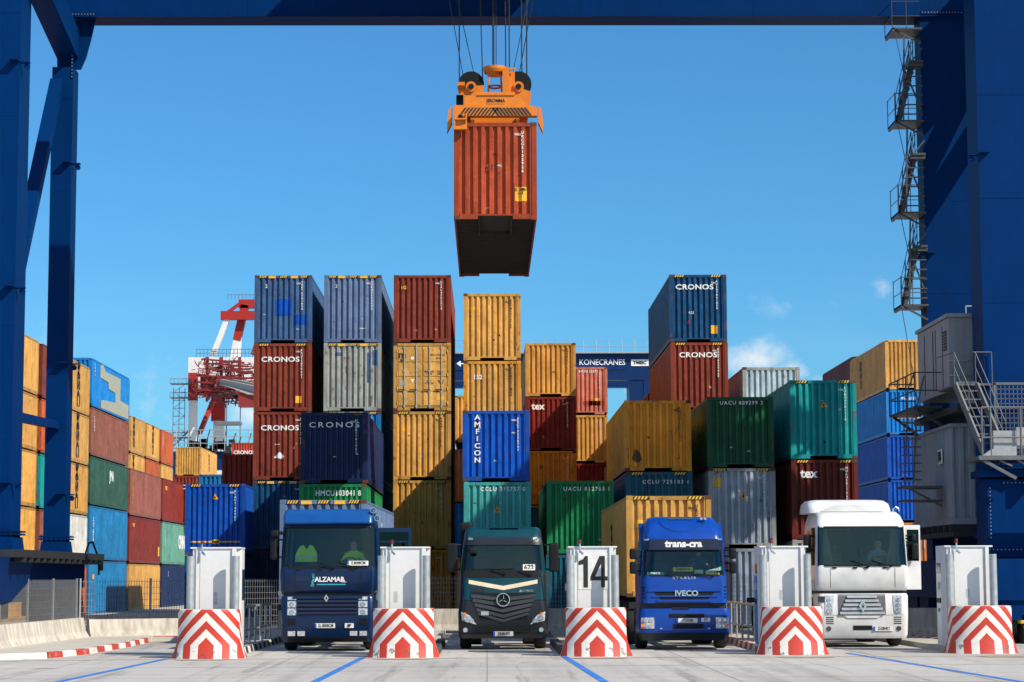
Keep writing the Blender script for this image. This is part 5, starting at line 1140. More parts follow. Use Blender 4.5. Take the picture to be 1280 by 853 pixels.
# =================================================================== TRUCKS
class Cab:
    def __init__(s, root, table, yb): s.t = table; s.root = root; s.yb = yb
    def at(s, z):
        T_ = s.t
        if z <= T_[0][0]: return T_[0][1:]
        for a, b in zip(T_[:-1], T_[1:]):
            if z <= b[0]: k = (z-a[0])/(b[0]-a[0]); return tuple(a[i]+(b[i]-a[i])*k for i in (1, 2, 3))
        return T_[-1][1:]
    def S(s, x, z):
        hw, yf, r = s.at(z); ax = abs(x); y = yf+.05*(ax/hw)**2*0
        if ax > hw-r: y += r-math.sqrt(max(0, r*r-min(r, ax-(hw-r))**2))
        return y
    def rows(s, z0, z1, n=0):
        zs = [z0]+[r[0] for r in s.t if z0+1e-4 < r[0] < z1-1e-4]+[z1]
        return [(z, *s.at(z)) for z in zs]
    def patch(s, q, off=.01, th=.03, nx=12, nz=4, mb=None, mi=0):
        """q: bl, br, tr, tl in (x, z)"""
        mb = mb or MB(); vo = []; vi = []
        for j in range(nz+1):
            for i in range(nx+1):
                u = i/nx; v = j/nz
                x = (q[0][0]*(1-u)+q[1][0]*u)*(1-v)+(q[3][0]*(1-u)+q[2][0]*u)*v; z = (q[0][1]*(1-u)+q[1][1]*u)*(1-v)+(q[3][1]*(1-u)+q[2][1]*u)*v
                y = s.S(x, z); vo.append((x, y-off, z)); vi.append((x, y-off+th, z))
        k = nx+1; n = len(vo); fs = []
        for j in range(nz):
            for i in range(nx):
                a = j*k+i; fs.append((a, a+1, a+k+1, a+k)); fs.append((n+a, n+a+k, n+a+k+1, n+a+1))
        for i in range(nx): fs += [(i, n+i, n+i+1, i+1), (nz*k+i, nz*k+i+1, n+nz*k+i+1, n+nz*k+i)]
        for j in range(nz): fs += [(j*k, (j+1)*k, n+(j+1)*k, n+j*k), (j*k+nx, n+j*k+nx, n+(j+1)*k+nx, (j+1)*k+nx)]
        return mb.add(vo+vi, fs, mi)
    def part(s, name, mat, q, off=.01, th=.03, parent=None, **k):
        return s.patch(q, off, th, **k).build(name, mat, parent or s.root, smooth=True)
    def rect(s, name, mat, x0, x1, z0, z1, off=.01, th=.03, parent=None, **k):
        return s.part(name, mat, ((x0, z0), (x1, z0), (x1, z1), (x0, z1)), off, th, parent, **k)
def shell(cab, mat, z0, zl, zh, zt, wl, wu, name='body', windows=True, roofcap=True):
    """lower shell, pillars, roof, side walls and back"""
    m = MB(); m.loft(cab.rows(z0, zl), cab.yb, cap=False); 
    m.loft(cab.rows(zh, zt), cab.yb, cap=True)
    cab.patch(((-cab.at(zl)[0], zl), (-wl, zl), (-wu, zh), (-cab.at(zh)[0], zh)), 0, .05, 6, 4, m); cab.patch(((wl, zl), (cab.at(zl)[0], zl), (cab.at(zh)[0], zh), (wu, zh)), 0, .05, 6, 4, m)
    hwl, yl, rl = cab.at(zl); hwh, yh, rh = cab.at(zh); yb = cab.yb
    for sgn in (-1, 1):
        for poly in ([(yl+rl, zl), (yl+rl+.1, zl), (yh+rh+.1, zh), (yh+rh, zh)], [(1.15, zl), (yb, zl), (yb, zh), (1.15, zh)]):
            vs = [(sgn*(hwl if z == zl else hwh), y, z) for y, z in poly]+[(sgn*((hwl if z == zl else hwh)-.05), y, z) for y, z in poly]
            m.add(vs, [(0, 1, 2, 3), (7, 6, 5, 4), (0, 4, 5, 1), (1, 5, 6, 2), (2, 6, 7, 3), (3, 7, 4, 0)])
    m.box(-hwh+.02, hwh-.02, yb-.04, yb-.01, z0, zh+.02); b = m.build(name, mat, cab.root, smooth=True)
    ws = cab.part('windscreen', GLASS, ((-wl+.01, zl+.0), (wl-.01, zl+.0), (wu-.01, zh), (-wu+.01, zh)), -.012, .012, nx=16)
    for sgn in (-1, 1):
        vs = [(sgn*(hwl-.02), yl+rl+.1, zl), (sgn*(hwl-.02), 1.15, zl), (sgn*(hwh-.02), 1.15, zh), (sgn*(hwh-.02), yh+rh+.1, zh)]; vs += [(v[0]-sgn*.006, v[1], v[2]) for v in vs]
        MB().add(vs, [(0, 1, 2, 3), (7, 6, 5, 4), (0, 4, 5, 1), (1, 5, 6, 2), (2, 6, 7, 3), (3, 7, 4, 0)]).build('side_window', GLASS, b)
    # rubber seal
    sl = MB()
    for q in (((-wl-.01, zl-.03), (wl+.01, zl-.03), (wl+.01, zl+.015), (-wl-.01, zl+.015)), ((-wu-.01, zh-.02), (wu+.01, zh-.02), (wu+.01, zh+.025), (-wu-.01, zh+.025)), ((-wl-.02, zl-.02), (-wl+.02, zl-.02), (-wu+.02, zh+.02), (-wu-.02, zh+.02)), ((wl-.02, zl-.02), (wl+.02, zl-.02), (wu+.02, zh+.02), (wu-.02, zh+.02))): cab.patch(q, .006, .03, 14, 4, sl)
    sl.build('window_seal', BLK, ws)
    # inside
    ln_ = MB(); ln_.box(-hwh+.05, hwh-.05, yb-.08, yb-.05, zl-.7, zh-.01); ln_.box(-hwh+.05, hwh-.05, yh+.3, yb-.08, zh-.04, zh-.01); ln_.build('cab_lining', plain('lining_dark', (.018, .02, .022), .9), b)
    it = MB(); it.box(-hwl+.06, hwl-.06, yl+.12, yb-.06, zl-.72, zl-.66); it.bbox(-hwl+.1, hwl-.1, yl+.1, yl+.5, zl-.35, zl-.02, .04); it.build('dashboard', plain('dash_grey', (.035, .035, .038), .7), b)
    wh = MB(); cx = .55; pts = [(cx+.22*math.cos(2*math.pi*i/20), yl+.52-.10*math.sin(2*math.pi*i/20), zl+.05+.19*math.sin(2*math.pi*i/20)) for i in range(21)]; wh.path(pts, .016, 6); wh.tube((cx, yl+.52, zl+.05), (cx, yl+.4, zl-.1), .03); wh.bar((cx-.2, yl+.52, zl+.05), (cx+.2, yl+.52, zl+.05), .03); wh.build('steering_wheel', BLK, b)
    for sx_ in (-.55, .55):
        st_ = MB(); st_.bbox(sx_-.25, sx_+.25, 1.05, 1.55, zl-.45, zl-.3, .05); st_.bbox(sx_-.24, sx_+.24, 1.5, 1.65, zl-.35, zl+.35, .05); st_.bbox(sx_-.13, sx_+.13, 1.52, 1.62, zl+.36, zl+.56, .04); st_.build('seat', plain('seat_grey', (.04, .042, .05), .8), b)
    return b, ws
def wheel(parent, x, y, r=.5, w_=.3, rim=True):
    t = MB().lathe([(r*.55, -w_/2), (r*.93, -w_/2), (r, -w_/2+.05), (r, w_/2-.05), (r*.93, w_/2), (r*.55, w_/2), (r*.55, -w_/2)], (0, 0, 0), 'x', 28).build('tyre', RUBBER, parent, (x, y, r), smooth=True)
    s = 1 if x > 0 else -1
    MB().lathe([(r*.56, -w_/2+.02), (r*.5, s*w_*.2), (r*.22, s*w_*.3), (0, s*w_*.3)], (0, 0, 0), 'x', 24).build('rim', SILVER, t, smooth=True)
    return t
def chassis(root, L=6.0, w_=1.22):
    m = MB()
    for s in (-1, 1): m.box(s*.42-.04, s*.42+.04, .6, L, .72, .98)
    for y in (1.0, 2.6, 4.0, 5.6): m.box(-.42, .42, y, y+.12, .75, .95)
    m.tube((-.9, 1.4, .5), (.9, 1.4, .5), .08); m.tube((-.9, 5.0, .5), (.9, 5.0, .5), .1); m.bbox(-.35, .35, .5, 1.7, .55, 1.3, .06); m.build('chassis', DSTEEL, root)
    for s in (-1, 1):
        wheel(root, s*(w_-.17), 1.4); wheel(root, s*(w_-.30), 5.0, .5, .55)
        MB().bbox(s*.8-.28, s*.8+.28, 2.4, 3.8, .45, 1.05, .08).build('fuel_tank', SILVER if s > 0 else DSTEEL, root)
    MB().lathe([(0, 1.05), (.5, 1.05), (.5, 1.15), (0, 1.15)], (0, 4.8, 0), 'z', 20).build('fifth_wheel', DSTEEL, root)
def trailer(label, x, y, L=12.6, rz=0):
    t = thing('container_trailer', label, 'trailer', (x, y, 0), rz, 'container trailers behind the trucks')
    m = MB()
    for s in (-1, 1): m.box(s*.45-.06, s*.45+.06, .1, L-.1, .86, 1.16)
    for yy in (.1, 2.5, 5, 7.5, 10, L-.2): m.box(-1.2, 1.2, yy, yy+.14, 1.0, 1.17)
    m.build('frame', DSTEEL, t)
    for i, yy in enumerate((L-4.2, L-2.9, L-1.6)):
        MB().tube((-.9, yy, .5), (.9, yy, .5), .07).build('axle', DSTEEL, t)
        for s in (-1, 1): wheel(t, s*.98, yy, .5, .38)
    for s in (-1, 1):
        MB().box(s*.7-.06, s*.7+.06, 4.2, 4.32, .15, 1.0).build('landing_leg', DSTEEL, t)
        MB().box(s*1.15-.02, s*1.15+.02, 4.8, L-5, .45, .95).build('side_guard', SILVER, t)
    return t
def plate_(cab, x0, x1, z0, z1, s, parent=None, off=.035):
    p = cab.rect('number_plate', plain('plate_white', (.72, .72, .70), .4), x0, x1, z0, z1, off, .015, nx=2, nz=1)
    y = cab.S((x0+x1)/2, (z0+z1)/2)-off
    MB().box(x0, x0+.045, y-.003, y+.001, z0, z1).build('blue_band', plain('eu_blue', (.01, .08, .5), .4), p)
    text(s, p, ((x0+x1)/2+.02, y-.003, (z0+z1)/2), (z1-z0)*.95, BLACK, bold=.02, ext=.002, sx=.72*(x1-x0)/.52)
    return p
def wiper(cab, x0, z0, x1, z1, off=.05):
    m = MB(); a = (x0, cab.S(x0, z0)-off, z0); b = (x1, cab.S(x1, z1)-off-.01, z1); m.bar(a, b, .02); m.tube((x0, a[1]+.05, z0), (x0, a[1]-.02, z0), .03, 8); m.build('wiper', BLK, cab.root)
def lampunit(cab, x0, x1, z0, z1, cells, name='headlight', shape=None, off=.02, orange=None):
    q = shape or ((x0, z0), (x1, z0), (x1, z1), (x0, z1))
    h = cab.part(name, plain('lamp_reflector', (.55, .57, .58), .22, .35, var=.45, scale=22), q, off, .04, nx=4, nz=3)
    for cx_, cz, r in cells:
        y = cab.S(cx_, cz)-off
        MB().lathe([(r, 0), (r, -.018), (r*.82, -.02), (r*.7, -.004), (r*.3, -.002), (r*.25, -.02), (0, -.024)], (cx_, y, cz), 'y', 16).build('lamp_ring', CHROME, h, smooth=True)
    if orange:
        cx_, cz, r = orange; MB().disc((cx_, cab.S(cx_, cz)-off-.005, cz), r, 'y', .02, 10).build('indicator', plain('lamp_orange', (.8, .2, .01), .3), h)
    return h
def mirror(root, x, y, z0, z1, w_=.22, d=.18, arm=None, side=1, mat=None):
    m = MB().bbox(x-w_/2, x+w_/2, y, y+d, z0, z1, .05).build('mirror', mat or BLK, root)
    a = MB(); ix_ = x-side*(w_/2+.18) if arm is None else arm
    a.tube((ix_, y+.15, z1-.05), (x, y+.1, z1-.04), .022, 8); a.tube((ix_, y+.2, z0+.08), (x, y+.12, z0+.06), .02, 8); a.build('mirror_arm', BLK, m)
    MB().box(x-w_/2+.03, x+w_/2-.03, y+d-.002, y+d+.003, z0+.04, z1-.04).build('mirror_glass', CHROME, m)
    return m
def slats(cab, x0, x1, z0, z1, n, mat, name='grille', back=None, frac=.6, off=.03, taper=0):
    g = MB(); h = (z1-z0)/n
    for i in range(n):
        a = z0+i*h; k = (i+.5)/n*taper
        cab.patch(((x0+k, a+h*.15), (x1-k, a+h*.15), (x1-k, a+h*(.15+frac)), (x0+k, a+h*(.15+frac))), off+(.012), .03, 8, 1, g)
    gr = g.build(name, mat, cab.root, smooth=False)
    cab.rect('grille_backing', back or BLK, x0-.01, x1+.01, z0, z1, .012, .02, parent=gr, nx=8)
    return gr
def tall_cab(root, col, white=False):
    """flat floored tall cab, headlight stacks in a separate front apron"""
    P = carpaint('cab_white' if white else 'cab_dark_blue', col)
    c = Cab(root, [(1.50, 1.20, .10, .14), (1.58, 1.235, .04, .14), (2.10, 1.24, .02, .14), (2.16, 1.23, .03, .15), (3.20, 1.19, .15, .16), (3.30, 1.18, .17, .17), (3.62 if not white else 3.50, 1.12, .42 if not white else .34, .2), (3.66 if not white else 3.62, 1.05, .60, .25)], 2.25)
    body, ws = shell(c, P, 1.50, 2.17, 3.18, 3.64 if not white else 3.60, 1.17, 1.13)
    # apron
    ap = Cab(root, [(.24, 1.16, .10, .16), (.34, 1.19, .03, .16), (.85, 1.21, .0, .16), (1.36, 1.215, .03, .15), (1.42, 1.19, .06, .15)], 1.0)
    ab = MB().loft(ap.rows(.24, 1.42), .85).build('bumper', P, root, smooth=True)
    MB().box(-1.15, 1.15, .15, 2.2, 1.40, 1.52).build('cab_gap', DSTEEL, root)
    MB().box(-1.12, 1.12, .2, 2.1, .30, .7).build('underrun', DARK, root)
    # panel joints
    j = MB()
    for x in (-.86, .86): c.patch(((x-.006, 1.58), (x+.006, 1.58), (x+.006, 2.1), (x-.006, 2.1)), .004, .01, 1, 2, j)
    c.patch(((-1.2, 2.115), (1.2, 2.115), (1.2, 2.13), (-1.2, 2.13)), .004, .012, 12, 1, j); j.build('panel_joint', BLK, root)
    for x0, x1 in ((-.30, .15), (.25, .75)): wiper(c, x1, 2.14, x0, 2.30)
    for x in (-.75, -.2, .1, .6): MB().bbox(x-.06, x+.06, c.S(x, 2.13)-.03, c.S(x, 2.13)+.0, 2.085, 2.12, .008).build('wiper_hinge', BLK, root)
    return c, ap, P, ab, body, ws
def diamond(root, x, y, z, r, mat):
    m = MB(); o = [(x-r*.62, z), (x, z-r), (x+r*.62, z), (x, z+r)]; i_ = [(x-r*.26, z), (x, z-r*.45), (x+r*.26, z), (x, z+r*.45)]
    for k in range(4): a, b = o[k], o[(k+1) % 4]; d, e = i_[(k+1) % 4], i_[k]; m.prism([a, b, d, e], 1, y-.03, y)
    m.build('emblem', mat, root)
GRT = 'trucks waiting in the lanes'
def set_driver(tx, ty, x, y, z, label, shirt, vest=None): return person((tx+x, ty+y, z), label, shirt, vest)

# ---- dark blue truck
TX1, TY1 = -4.12, 56.2
r1 = thing('truck', 'dark blue truck with white company lettering, yellow vest in the windscreen', 'truck', (TX1, TY1, 0), 0, GRT)
c, ap, P1, ab, body, ws = tall_cab(r1, (.0, .015, .062))
vz = MB(); vz.loft([(3.27, 1.14, .06, .10), (3.31, 1.17, .03, .12), (3.50, 1.17, .10, .12), (3.62, 1.14, .20, .12), (3.66, 1.10, .26, .12)], .5); vz.build('roof_spoiler', carpaint('spoiler_blue', (.004, .065, .26)), r1, smooth=True)
slats(ap, -.80, .76, .94, 1.34, 4, plain('grille_navy', (.006, .012, .05), .4))
MB().box(-.9, .9, -.005, .01, 1.35, 1.41).build('grille_lip', P1, r1); diamond(r1, -.03, -.01, 1.36, .10, SILVER)
for s in (-1, 1):
    for z0, z1 in ((1.32, 1.40), (1.13, 1.29), (.93, 1.10)): lampunit(ap, min(s*.80, s*1.03), max(s*.80, s*1.03), z0, z1, [(s*.915, (z0+z1)/2, .06)] if z1-z0 > .1 else [])
    ap.rect('vent', BLK, min(s*.82, s*1.02), max(s*.82, s*1.02), .68, .84, .012, .02, nx=2)
    for k in (0, 1): lampunit(ap, min(s*(.58+.25*k), s*(.77+.25*k)), max(s*(.58+.25*k), s*(.77+.25*k)), .40, .52, [], 'fog_light')
ap.rect('lower_lip', BLK, -1.18, 1.18, .25, .36, .012, .03, nx=14)
plate_(ap, -.32, .20, .60, .72, '2L 8008CM'); ap.rect('small_plate', WHITE, .45, .68, .60, .72, .03, .02, nx=1, nz=1); text('SP', r1, (.565, -.03, .66), .1, BLACK, bold=.02)
c.rect('latch_panel', plain('panel_navy', (.004, .015, .06), .4), -.82, -.42, 1.80, 1.94, .006, .01, nx=2)
text('ALZAMAR', r1, (.05, c.S(0, 1.84)-.008, 1.84), .17, WHITE, bold=.03, ext=.003); text('S.L.', r1, (.42, c.S(0, 1.8)-.008, 1.80), .09, WHITE, bold=.03, ext=.003)
c.rect('underline', plain('aqua_mark', (.02, .35, .45), .5), -.28, .46, 1.70, 1.73, .008, .006, nx=1, nz=1)
sh = MB(); pts = [(-.40, 1.96), (-.36, 1.98), (-.38, 1.92), (-.35, 1.87), (-.38, 1.81), (-.40, 1.75), (-.36, 1.70), (-.40, 1.67), (-.42, 1.71)]
for a, b in zip(pts[:-1], pts[1:]): sh.bar((a[0], .008, a[1]), (b[0], .008, b[1]), .045, .01, up=(0, 1, 0))
sh.build('emblem', MATS['aqua_mark'], r1)
cw_ = plate_(c, .5, 1.05, 2.2, 2.32, 'E.8008CM', off=.03)
for zz, xx in ((3.62, 1.17), (3.42, 1.27)): MB().lathe([(.035, .1), (.075, -.12), (.06, -.12), (.03, 0)], (xx, .2, zz), 'y', 16).build('air_horn', CHROME, r1, smooth=True)
mirror(r1, -1.42, .2, 2.35, 2.92, .17, .2, -1.2, -1); mirror(r1, -1.38, .1, 2.95, 3.12, .2, .18, -1.2, -1)
MB().box(-1.30, -1.20, .3, .45, 1.45, 1.55).build('side_marker', SILVER, r1)
# open door on the right
dr = MB(); dr.box(1.24, 2.15, .50, .55, 1.55, 2.30); dr.box(1.24, 2.15, .50, .55, 3.07, 3.18); dr.box(1.24, 1.31, .50, .55, 2.3, 3.07); dr.box(2.07, 2.15, .50, .55, 2.3, 3.07); dr.box(1.31, 2.07, .50, .55, 2.80, 2.84); do = dr.build('door', P1, r1)
MB().box(1.31, 2.07, .52, .528, 2.3, 3.07).build('window', DGLASS, do)
chassis(r1)
# vest hung behind the screen and driver
vt_ = MB(); vt_.prism([(-.88, 2.30), (-.30, 2.30), (-.32, 2.55), (-.42, 2.72), (-.50, 2.74), (-.58, 2.62), (-.66, 2.74), (-.76, 2.70), (-.86, 2.52)], 1, .42, .46)
v = vt_.build('hi_vis_vest', HIVIS, None, (TX1, TY1, 0)); tag(v, 'yellow green high visibility vest hanging inside the windscreen of the dark blue truck', 'vest')
MB().box(-.87, -.31, .412, .42, 2.42, 2.47).build('reflective_band', REFL, v)
set_driver(TX1, TY1, .62, .95, 2.02, 'driver in yellow reflective jacket at the wheel of the dark blue truck', (.3, .5, .02), HIVIS)
trailer('trailer under the blue container of the dark blue truck', -4.62+.02, 59.9, 12.7, R(-1.2))
c1 = container('blue container with yellow height signs riding behind the dark blue cab', -5.83, 61.0, 1.18, H9, 'steelblue', tape='y', num=None, rz=R(-1.2), group=None, side_marks=[('text', 1, 'TRLU 4', 6.2, 1.9, .3, WHITE, dict(spin=90, bold=.02))])
for x in (-.52, .58): MB().box(x-.06, x+.06, -.01, .02, 2.3, 2.62).build('vent_box', DSTEEL, c1)

# ---- white truck
TX4, TY4 = 9.98, 57.6
r4 = thing('truck', 'white truck with its door open and an aerodynamic roof fairing', 'truck', (TX4, TY4, 0), 0, GRT)
c, ap, P4, ab, body, ws = tall_cab(r4, (.64, .64, .63), True)
j = MB()
for x in (-.90, .93): c.patch(((x-.006, 3.24), (x+.006, 3.24), (x+.006-.03*(1 if x > 0 else -1), 3.55), (x-.006-.03*(1 if x > 0 else -1), 3.55)), .004, .01, 1, 3, j)
j.build('panel_joint', plain('joint_grey', (.2, .2, .2), .6), r4)
fr_ = Cab(r4, [(3.58, 1.16, .95, .25), (3.7, 1.15, .98, .25), (3.84, 1.12, 1.08, .25), (3.93, 1.02, 1.25, .3), (3.95, .9, 1.4, .35)], 2.3)
MB().loft(fr_.rows(3.58, 3.95), 2.3).build('roof_fairing', P4, r4, (-.16, 0, 0), smooth=True)
MB().prism([(-.95, 3.62), (.75, 3.62), (.62, 3.72), (.45, 3.80), (-.55, 3.80), (-.80, 3.72)], 1, .88, 1.1).build('fairing_step', P4, r4)
slats(ap, -.66, .58, .86, 1.40, 5, SILVER, frac=.62, taper=.25, off=.05, back=plain('grille_shadow_grey', (.10, .10, .11), .5)); diamond(r4, -.03, -.07, 1.10, .17, CHROME)
ap.part('grille_frame', P4, ((-.42, .78), (.38, .78), (.5, .86), (-.56, .86)), .03, .04)
ap.rect('lower_intake', BLK, -.28, .22, .46, .58, .012, .02, nx=2)
for s in (-1, 1):
    lampunit(ap, min(s*.80, s*1.02), max(s*.80, s*1.02), .90, 1.38, [(s*.91, .98, .075), (s*.91, 1.12, .06), (s*.92, 1.25, .05)], shape=((min(s*.82, s*1.02), .90), (max(s*.82, s*1.02), .90), (max(s*.78, s*1.02), 1.38), (min(s*.78, s*1.02), 1.38)))
    g = MB()
    for k in range(4): ap.patch(((min(s*.80, s*1.0), .62+k*.055), (max(s*.80, s*1.0), .62+k*.055), (max(s*.80, s*1.0), .645+k*.055), (min(s*.80, s*1.0), .645+k*.055)), .006, .01, 2, 1, g)
    g.build('vent', BLK, r4)
    MB().disc((s*.93, ap.S(.93, .50)-.005, .50), .065, 'y', .03, 18).build('fog_light', plain('fog_dark', (.08, .08, .09), .2, .5), r4)
MB().box(-1.2, -1.02, .0, .02, 1.2, 1.35).build('marker_lamp', DSTEEL, r4)
ap.rect('joint_line', MATS['joint_grey'], -1.2, 1.2, .85, .862, .004, .006, nx=16, nz=1)
plate_(ap, .25, .77, .44, .56, '2538HRY')
dr = MB(); dr.box(1.24, 1.66, .55, .60, 1.52, 2.28); dr.box(1.24, 1.66, .55, .60, 3.12, 3.24); dr.box(1.24, 1.30, .55, .60, 2.28, 3.12); dr.box(1.62, 1.66, .55, .60, 2.28, 3.12); do = dr.build('door', P4, r4)
MB().box(1.30, 1.62, .57, .575, 2.28, 3.12).build('window', DGLASS, do)
mirror(r4, 1.48, .30, 2.35, 2.75, .18, .15, 1.25); mirror(r4, 1.45, .32, 2.8, 3.0, .12, .12, 1.25)
mirror(r4, -1.40, .35, 2.5, 3.0, .2, .2, -1.2, -1); MB().bbox(-1.36, -1.24, .5, .8, 2.7, 3.1, .03).build('side_marker', plain('lamp_orange', (.8, .2, .01), .3), r4)
mm = MB(); mm.path([(1.0, .8, 3.6), (1.0, .8, 3.68), (1.06, .8, 3.74), (1.14, .8, 3.70), (1.16, .8, 3.62)], .02, 8); mm.build('grab_rail', CHROME, r4)
MB().tube((-.06, c.S(0, 2.35)+.03, 2.35), (-.1, c.S(0, 2.65)+.03, 2.68), .014, 6).box(-.09, -.03, .08, .1, 2.34, 2.38).build('phone_holder', BLK, r4)
ct = MB()
for s in (-1, 1):
    for k in range(5): ct.tube((s*(1.02-.07*k), .45, 2.2), (s*(1.06-.035*k), .45, 3.12), .045, 8)
ct.build('curtain', plain('curtain_grey', (.12, .12, .11), .9), r4)
chassis(r4)
set_driver(TX4, TY4, .58, .95, 2.02, 'driver in pale shirt dimly seen inside the white truck', (.2, .25, .3))
trailer('empty trailer behind the white truck', TX4, 61.2, 12.4)

# ---- teal truck with star emblem
TX2, TY2 = .42, 56.8
r2 = thing('truck', 'dark teal truck with a cream chevron and round star emblem', 'truck', (TX2, TY2, 0), 0, GRT)
PT = carpaint('cab_teal', (.001, .042, .060)); PD = plain('bumper_charcoal', (.011, .014, .020), .35)
c = Cab(r2, [(.30, 1.12, .12, .18), (.40, 1.17, .04, .2), (.95, 1.18, .0, .22), (1.30, 1.14, .03, .2), (1.9, 1.13, .10, .2), (2.05, 1.12, .13, .2), (2.74, 1.05, .22, .22), (2.86, 1.03, .24, .22), (3.12, 1.0, .38, .26), (3.2, .92, .55, .3)], 2.2)
body, ws = shell(c, PT, 1.28, 2.05, 2.74, 3.2, 1.03, .97)
MB().loft(c.rows(.30, 1.30), 1.0).build('bumper', PD, r2, smooth=True)
c.part('visor', PD, ((-1.02, 2.73), (1.02, 2.73), (1.0, 2.93), (-1.0, 2.93)), .06, .09, nx=14)
for s in (-1, 1):
    c.rect('visor_lamp', CHROME, s*.85-.06, s*.85+.06, 2.86, 2.92, .075, .02, nx=1, nz=1)
    c.part('corner_panel', PD, ((s*1.13-.06 if s > 0 else -1.13, 1.28), (1.13 if s > 0 else -1.07, 1.28), (1.12 if s > 0 else -1.0, 1.95), (1.0 if s > 0 else -1.12, 1.95)), .02, .03, nx=4)
c.rect('wiper_cowl', BLK, -1.02, 1.02, 1.88, 2.05, .012, .03)
c.rect('roof_hatch', DGLASS, -.35, .4, 3.14, 3.175, .02, .05, nx=2, nz=1)
for q in (((-.90, 1.72), (0, 1.55), (0, 1.66), (-.90, 1.82)), ((0, 1.55), (.90, 1.72), (.90, 1.82), (0, 1.66))): c.part('chevron_stripe', plain('cream_paint', (.75, .60, .42), .4), q, .012, .02, nx=6, nz=1)
c.rect('latch_panel', PD, -.83, -.48, 1.50, 1.62, .014, .02, nx=2)
text('ACTROS', r2, (.62, c.S(0, 1.52)-.01, 1.53), .07, SILVER, bold=.01, sx=1.2); MB().prism([(.42, 1.50), (.48, 1.50), (.45, 1.57)], 1, .05, .07).build('emblem', SILVER, r2)
gb = MB(); 
for a, b, h in ((1.36, 1.26, .09), (1.25, 1.12, .09), (1.13, .97, .09), (1.01, .83, .08), (.91, .72, .07)):
    w0 = .84-.04*(1.36-a)/.1
    c.patch(((-w0, a), (0, b), (0, b+h), (-w0, a+h)), .035, .04, 4, 1, gb); c.patch(((0, b), (w0, a), (w0, a+h), (0, b+h)), .035, .04, 4, 1, gb)
gr_ = gb.build('grille', plain('grille_charcoal', (.035, .04, .045), .35), r2); c.part('grille_backing', BLK, ((-.6, .78), (.6, .78), (.86, 1.48), (-.86, 1.48)), .012, .02, parent=gr_)
em = MB(); em.lathe([(.155, 0), (.175, 0), (.175, -.03), (.155, -.03), (.155, 0)], (.0, -.05, 1.30), 'y', 32)
for k in range(3):
    a = math.pi/2+k*2*math.pi/3; tip = (.155*math.cos(a), 1.30+.155*math.sin(a)); l_ = (.03*math.cos(a+1.9), 1.30+.03*math.sin(a+1.9)); r_ = (.03*math.cos(a-1.9), 1.30+.03*math.sin(a-1.9))
    em.prism([l_, tip, r_] , 1, -.08, -.05); em.prism([(0, 1.30), l_, tip], 1, -.08, -.05)
em.build('emblem', CHROME, r2); MB().disc((0, -.045, 1.30), .16, 'y', .01, 28).build('emblem_backing', BLK, r2)
for s in (-1, 1):
    def q_(pts): return [(s*a, b) for a, b in pts] if s > 0 else [(s*pts[1][0], pts[1][1]), (s*pts[0][0], pts[0][1]), (s*pts[3][0], pts[3][1]), (s*pts[2][0], pts[2][1])]
    lampunit(c, 0, 0, 0, 0, [(s*.98, .84, .07), (s*.83, .76, .06)], shape=q_([(.70, .66), (1.08, .76), (1.10, .99), (.88, .90)]), orange=(s*1.0, .94, .035))
    MB().disc((s*.99, c.S(.99, .52)-.01, .52), .06, 'y', .04, 18).build('fog_light', CHROME, r2)
    c.part('bumper_intake', BLK, q_([(.62, .50), (.72, .50), (.72, .62), (.60, .62)]), .01, .02, nx=2)
c.rect('lower_intake', BLK, -.60, .60, .46, .62, .012, .02)
c.rect('bumper_lip', PD, -1.15, 1.15, .31, .42, .03, .06, nx=14)
plate_(c, -.26, .26, .36, .48, '3848HPZ', off=.06); c.rect('transponder', SILVER, -.58, -.38, .90, 1.0, .05, .02, nx=1, nz=1)
sg = c.rect('lane_sign', WHITE, .52, .84, 2.06, 2.22, .0, .008, nx=2, nz=1); text('622', sg, (.68, c.S(.68, 2.14)-.004, 2.14), .17, BLACK, bold=.02, ext=.002)
wiper(c, .05, 1.98, -.3, 2.10); wiper(c, .72, 1.95, .42, 2.08); c.rect('wiper_blade', BLK, -.85, .3, 2.09, 2.115, .03, .02, nx=6, nz=1)
mirror(r2, 1.34, .25, 2.02, 2.78, .25, .25, 1.08); mirror(r2, -1.34, .25, 2.02, 2.78, .28, .25, -1.08, -1)
mirror(r2, -.80, -.10, 2.50, 2.66, .2, .12, -.95, -1)
sn = MB(); sn.bbox(-1.15, -.80, .75, 1.2, 3.08, 3.34, .08); sn.box(-1.12, -1.0, .9, 1.1, 2.0, 3.1); sn.build('air_intake', BLK, r2)
MB().lathe([(0, 0), (.03, 0), (.03, .03), (0, .04)], (0, .42, 3.12), 'z', 10).build('roof_marker', BLK, r2)
chassis(r2, w_=1.16)
trailer('empty trailer behind the teal truck', TX2, 60.6, 12.4)

# ---- bright blue truck
TX3, TY3 = 5.13, 56.4
r3 = thing('truck', 'bright blue truck with white lettering on its dark sun visor', 'truck', (TX3, TY3, 0), 0, GRT)
PB = carpaint('cab_bright_blue', (.0005, .045, .30))
c = Cab(r3, [(.24, 1.12, .10, .18), (.46, 1.20, .02, .2), (.9, 1.21, .0, .2), (1.06, 1.18, .04, .2), (1.2, 1.13, .06, .2), (1.9, 1.11, .11, .2), (2.60, 1.05, .24, .22), (2.86, 1.03, .27, .22), (3.0, 1.02, .34, .24), (3.25, .96, .58, .26), (3.40, .88, .80, .28), (3.46, .78, 1.0, .3)], 2.3)
body, ws = shell(c, PB, 1.20, 1.92, 2.56, 3.46, 1.03, .99)
MB().loft(c.rows(.42, 1.06), 1.0).build('bumper', PB, r3, smooth=True); MB().loft(c.rows(.24, .44), .9).build('bumper_lip', PD, r3, smooth=True)
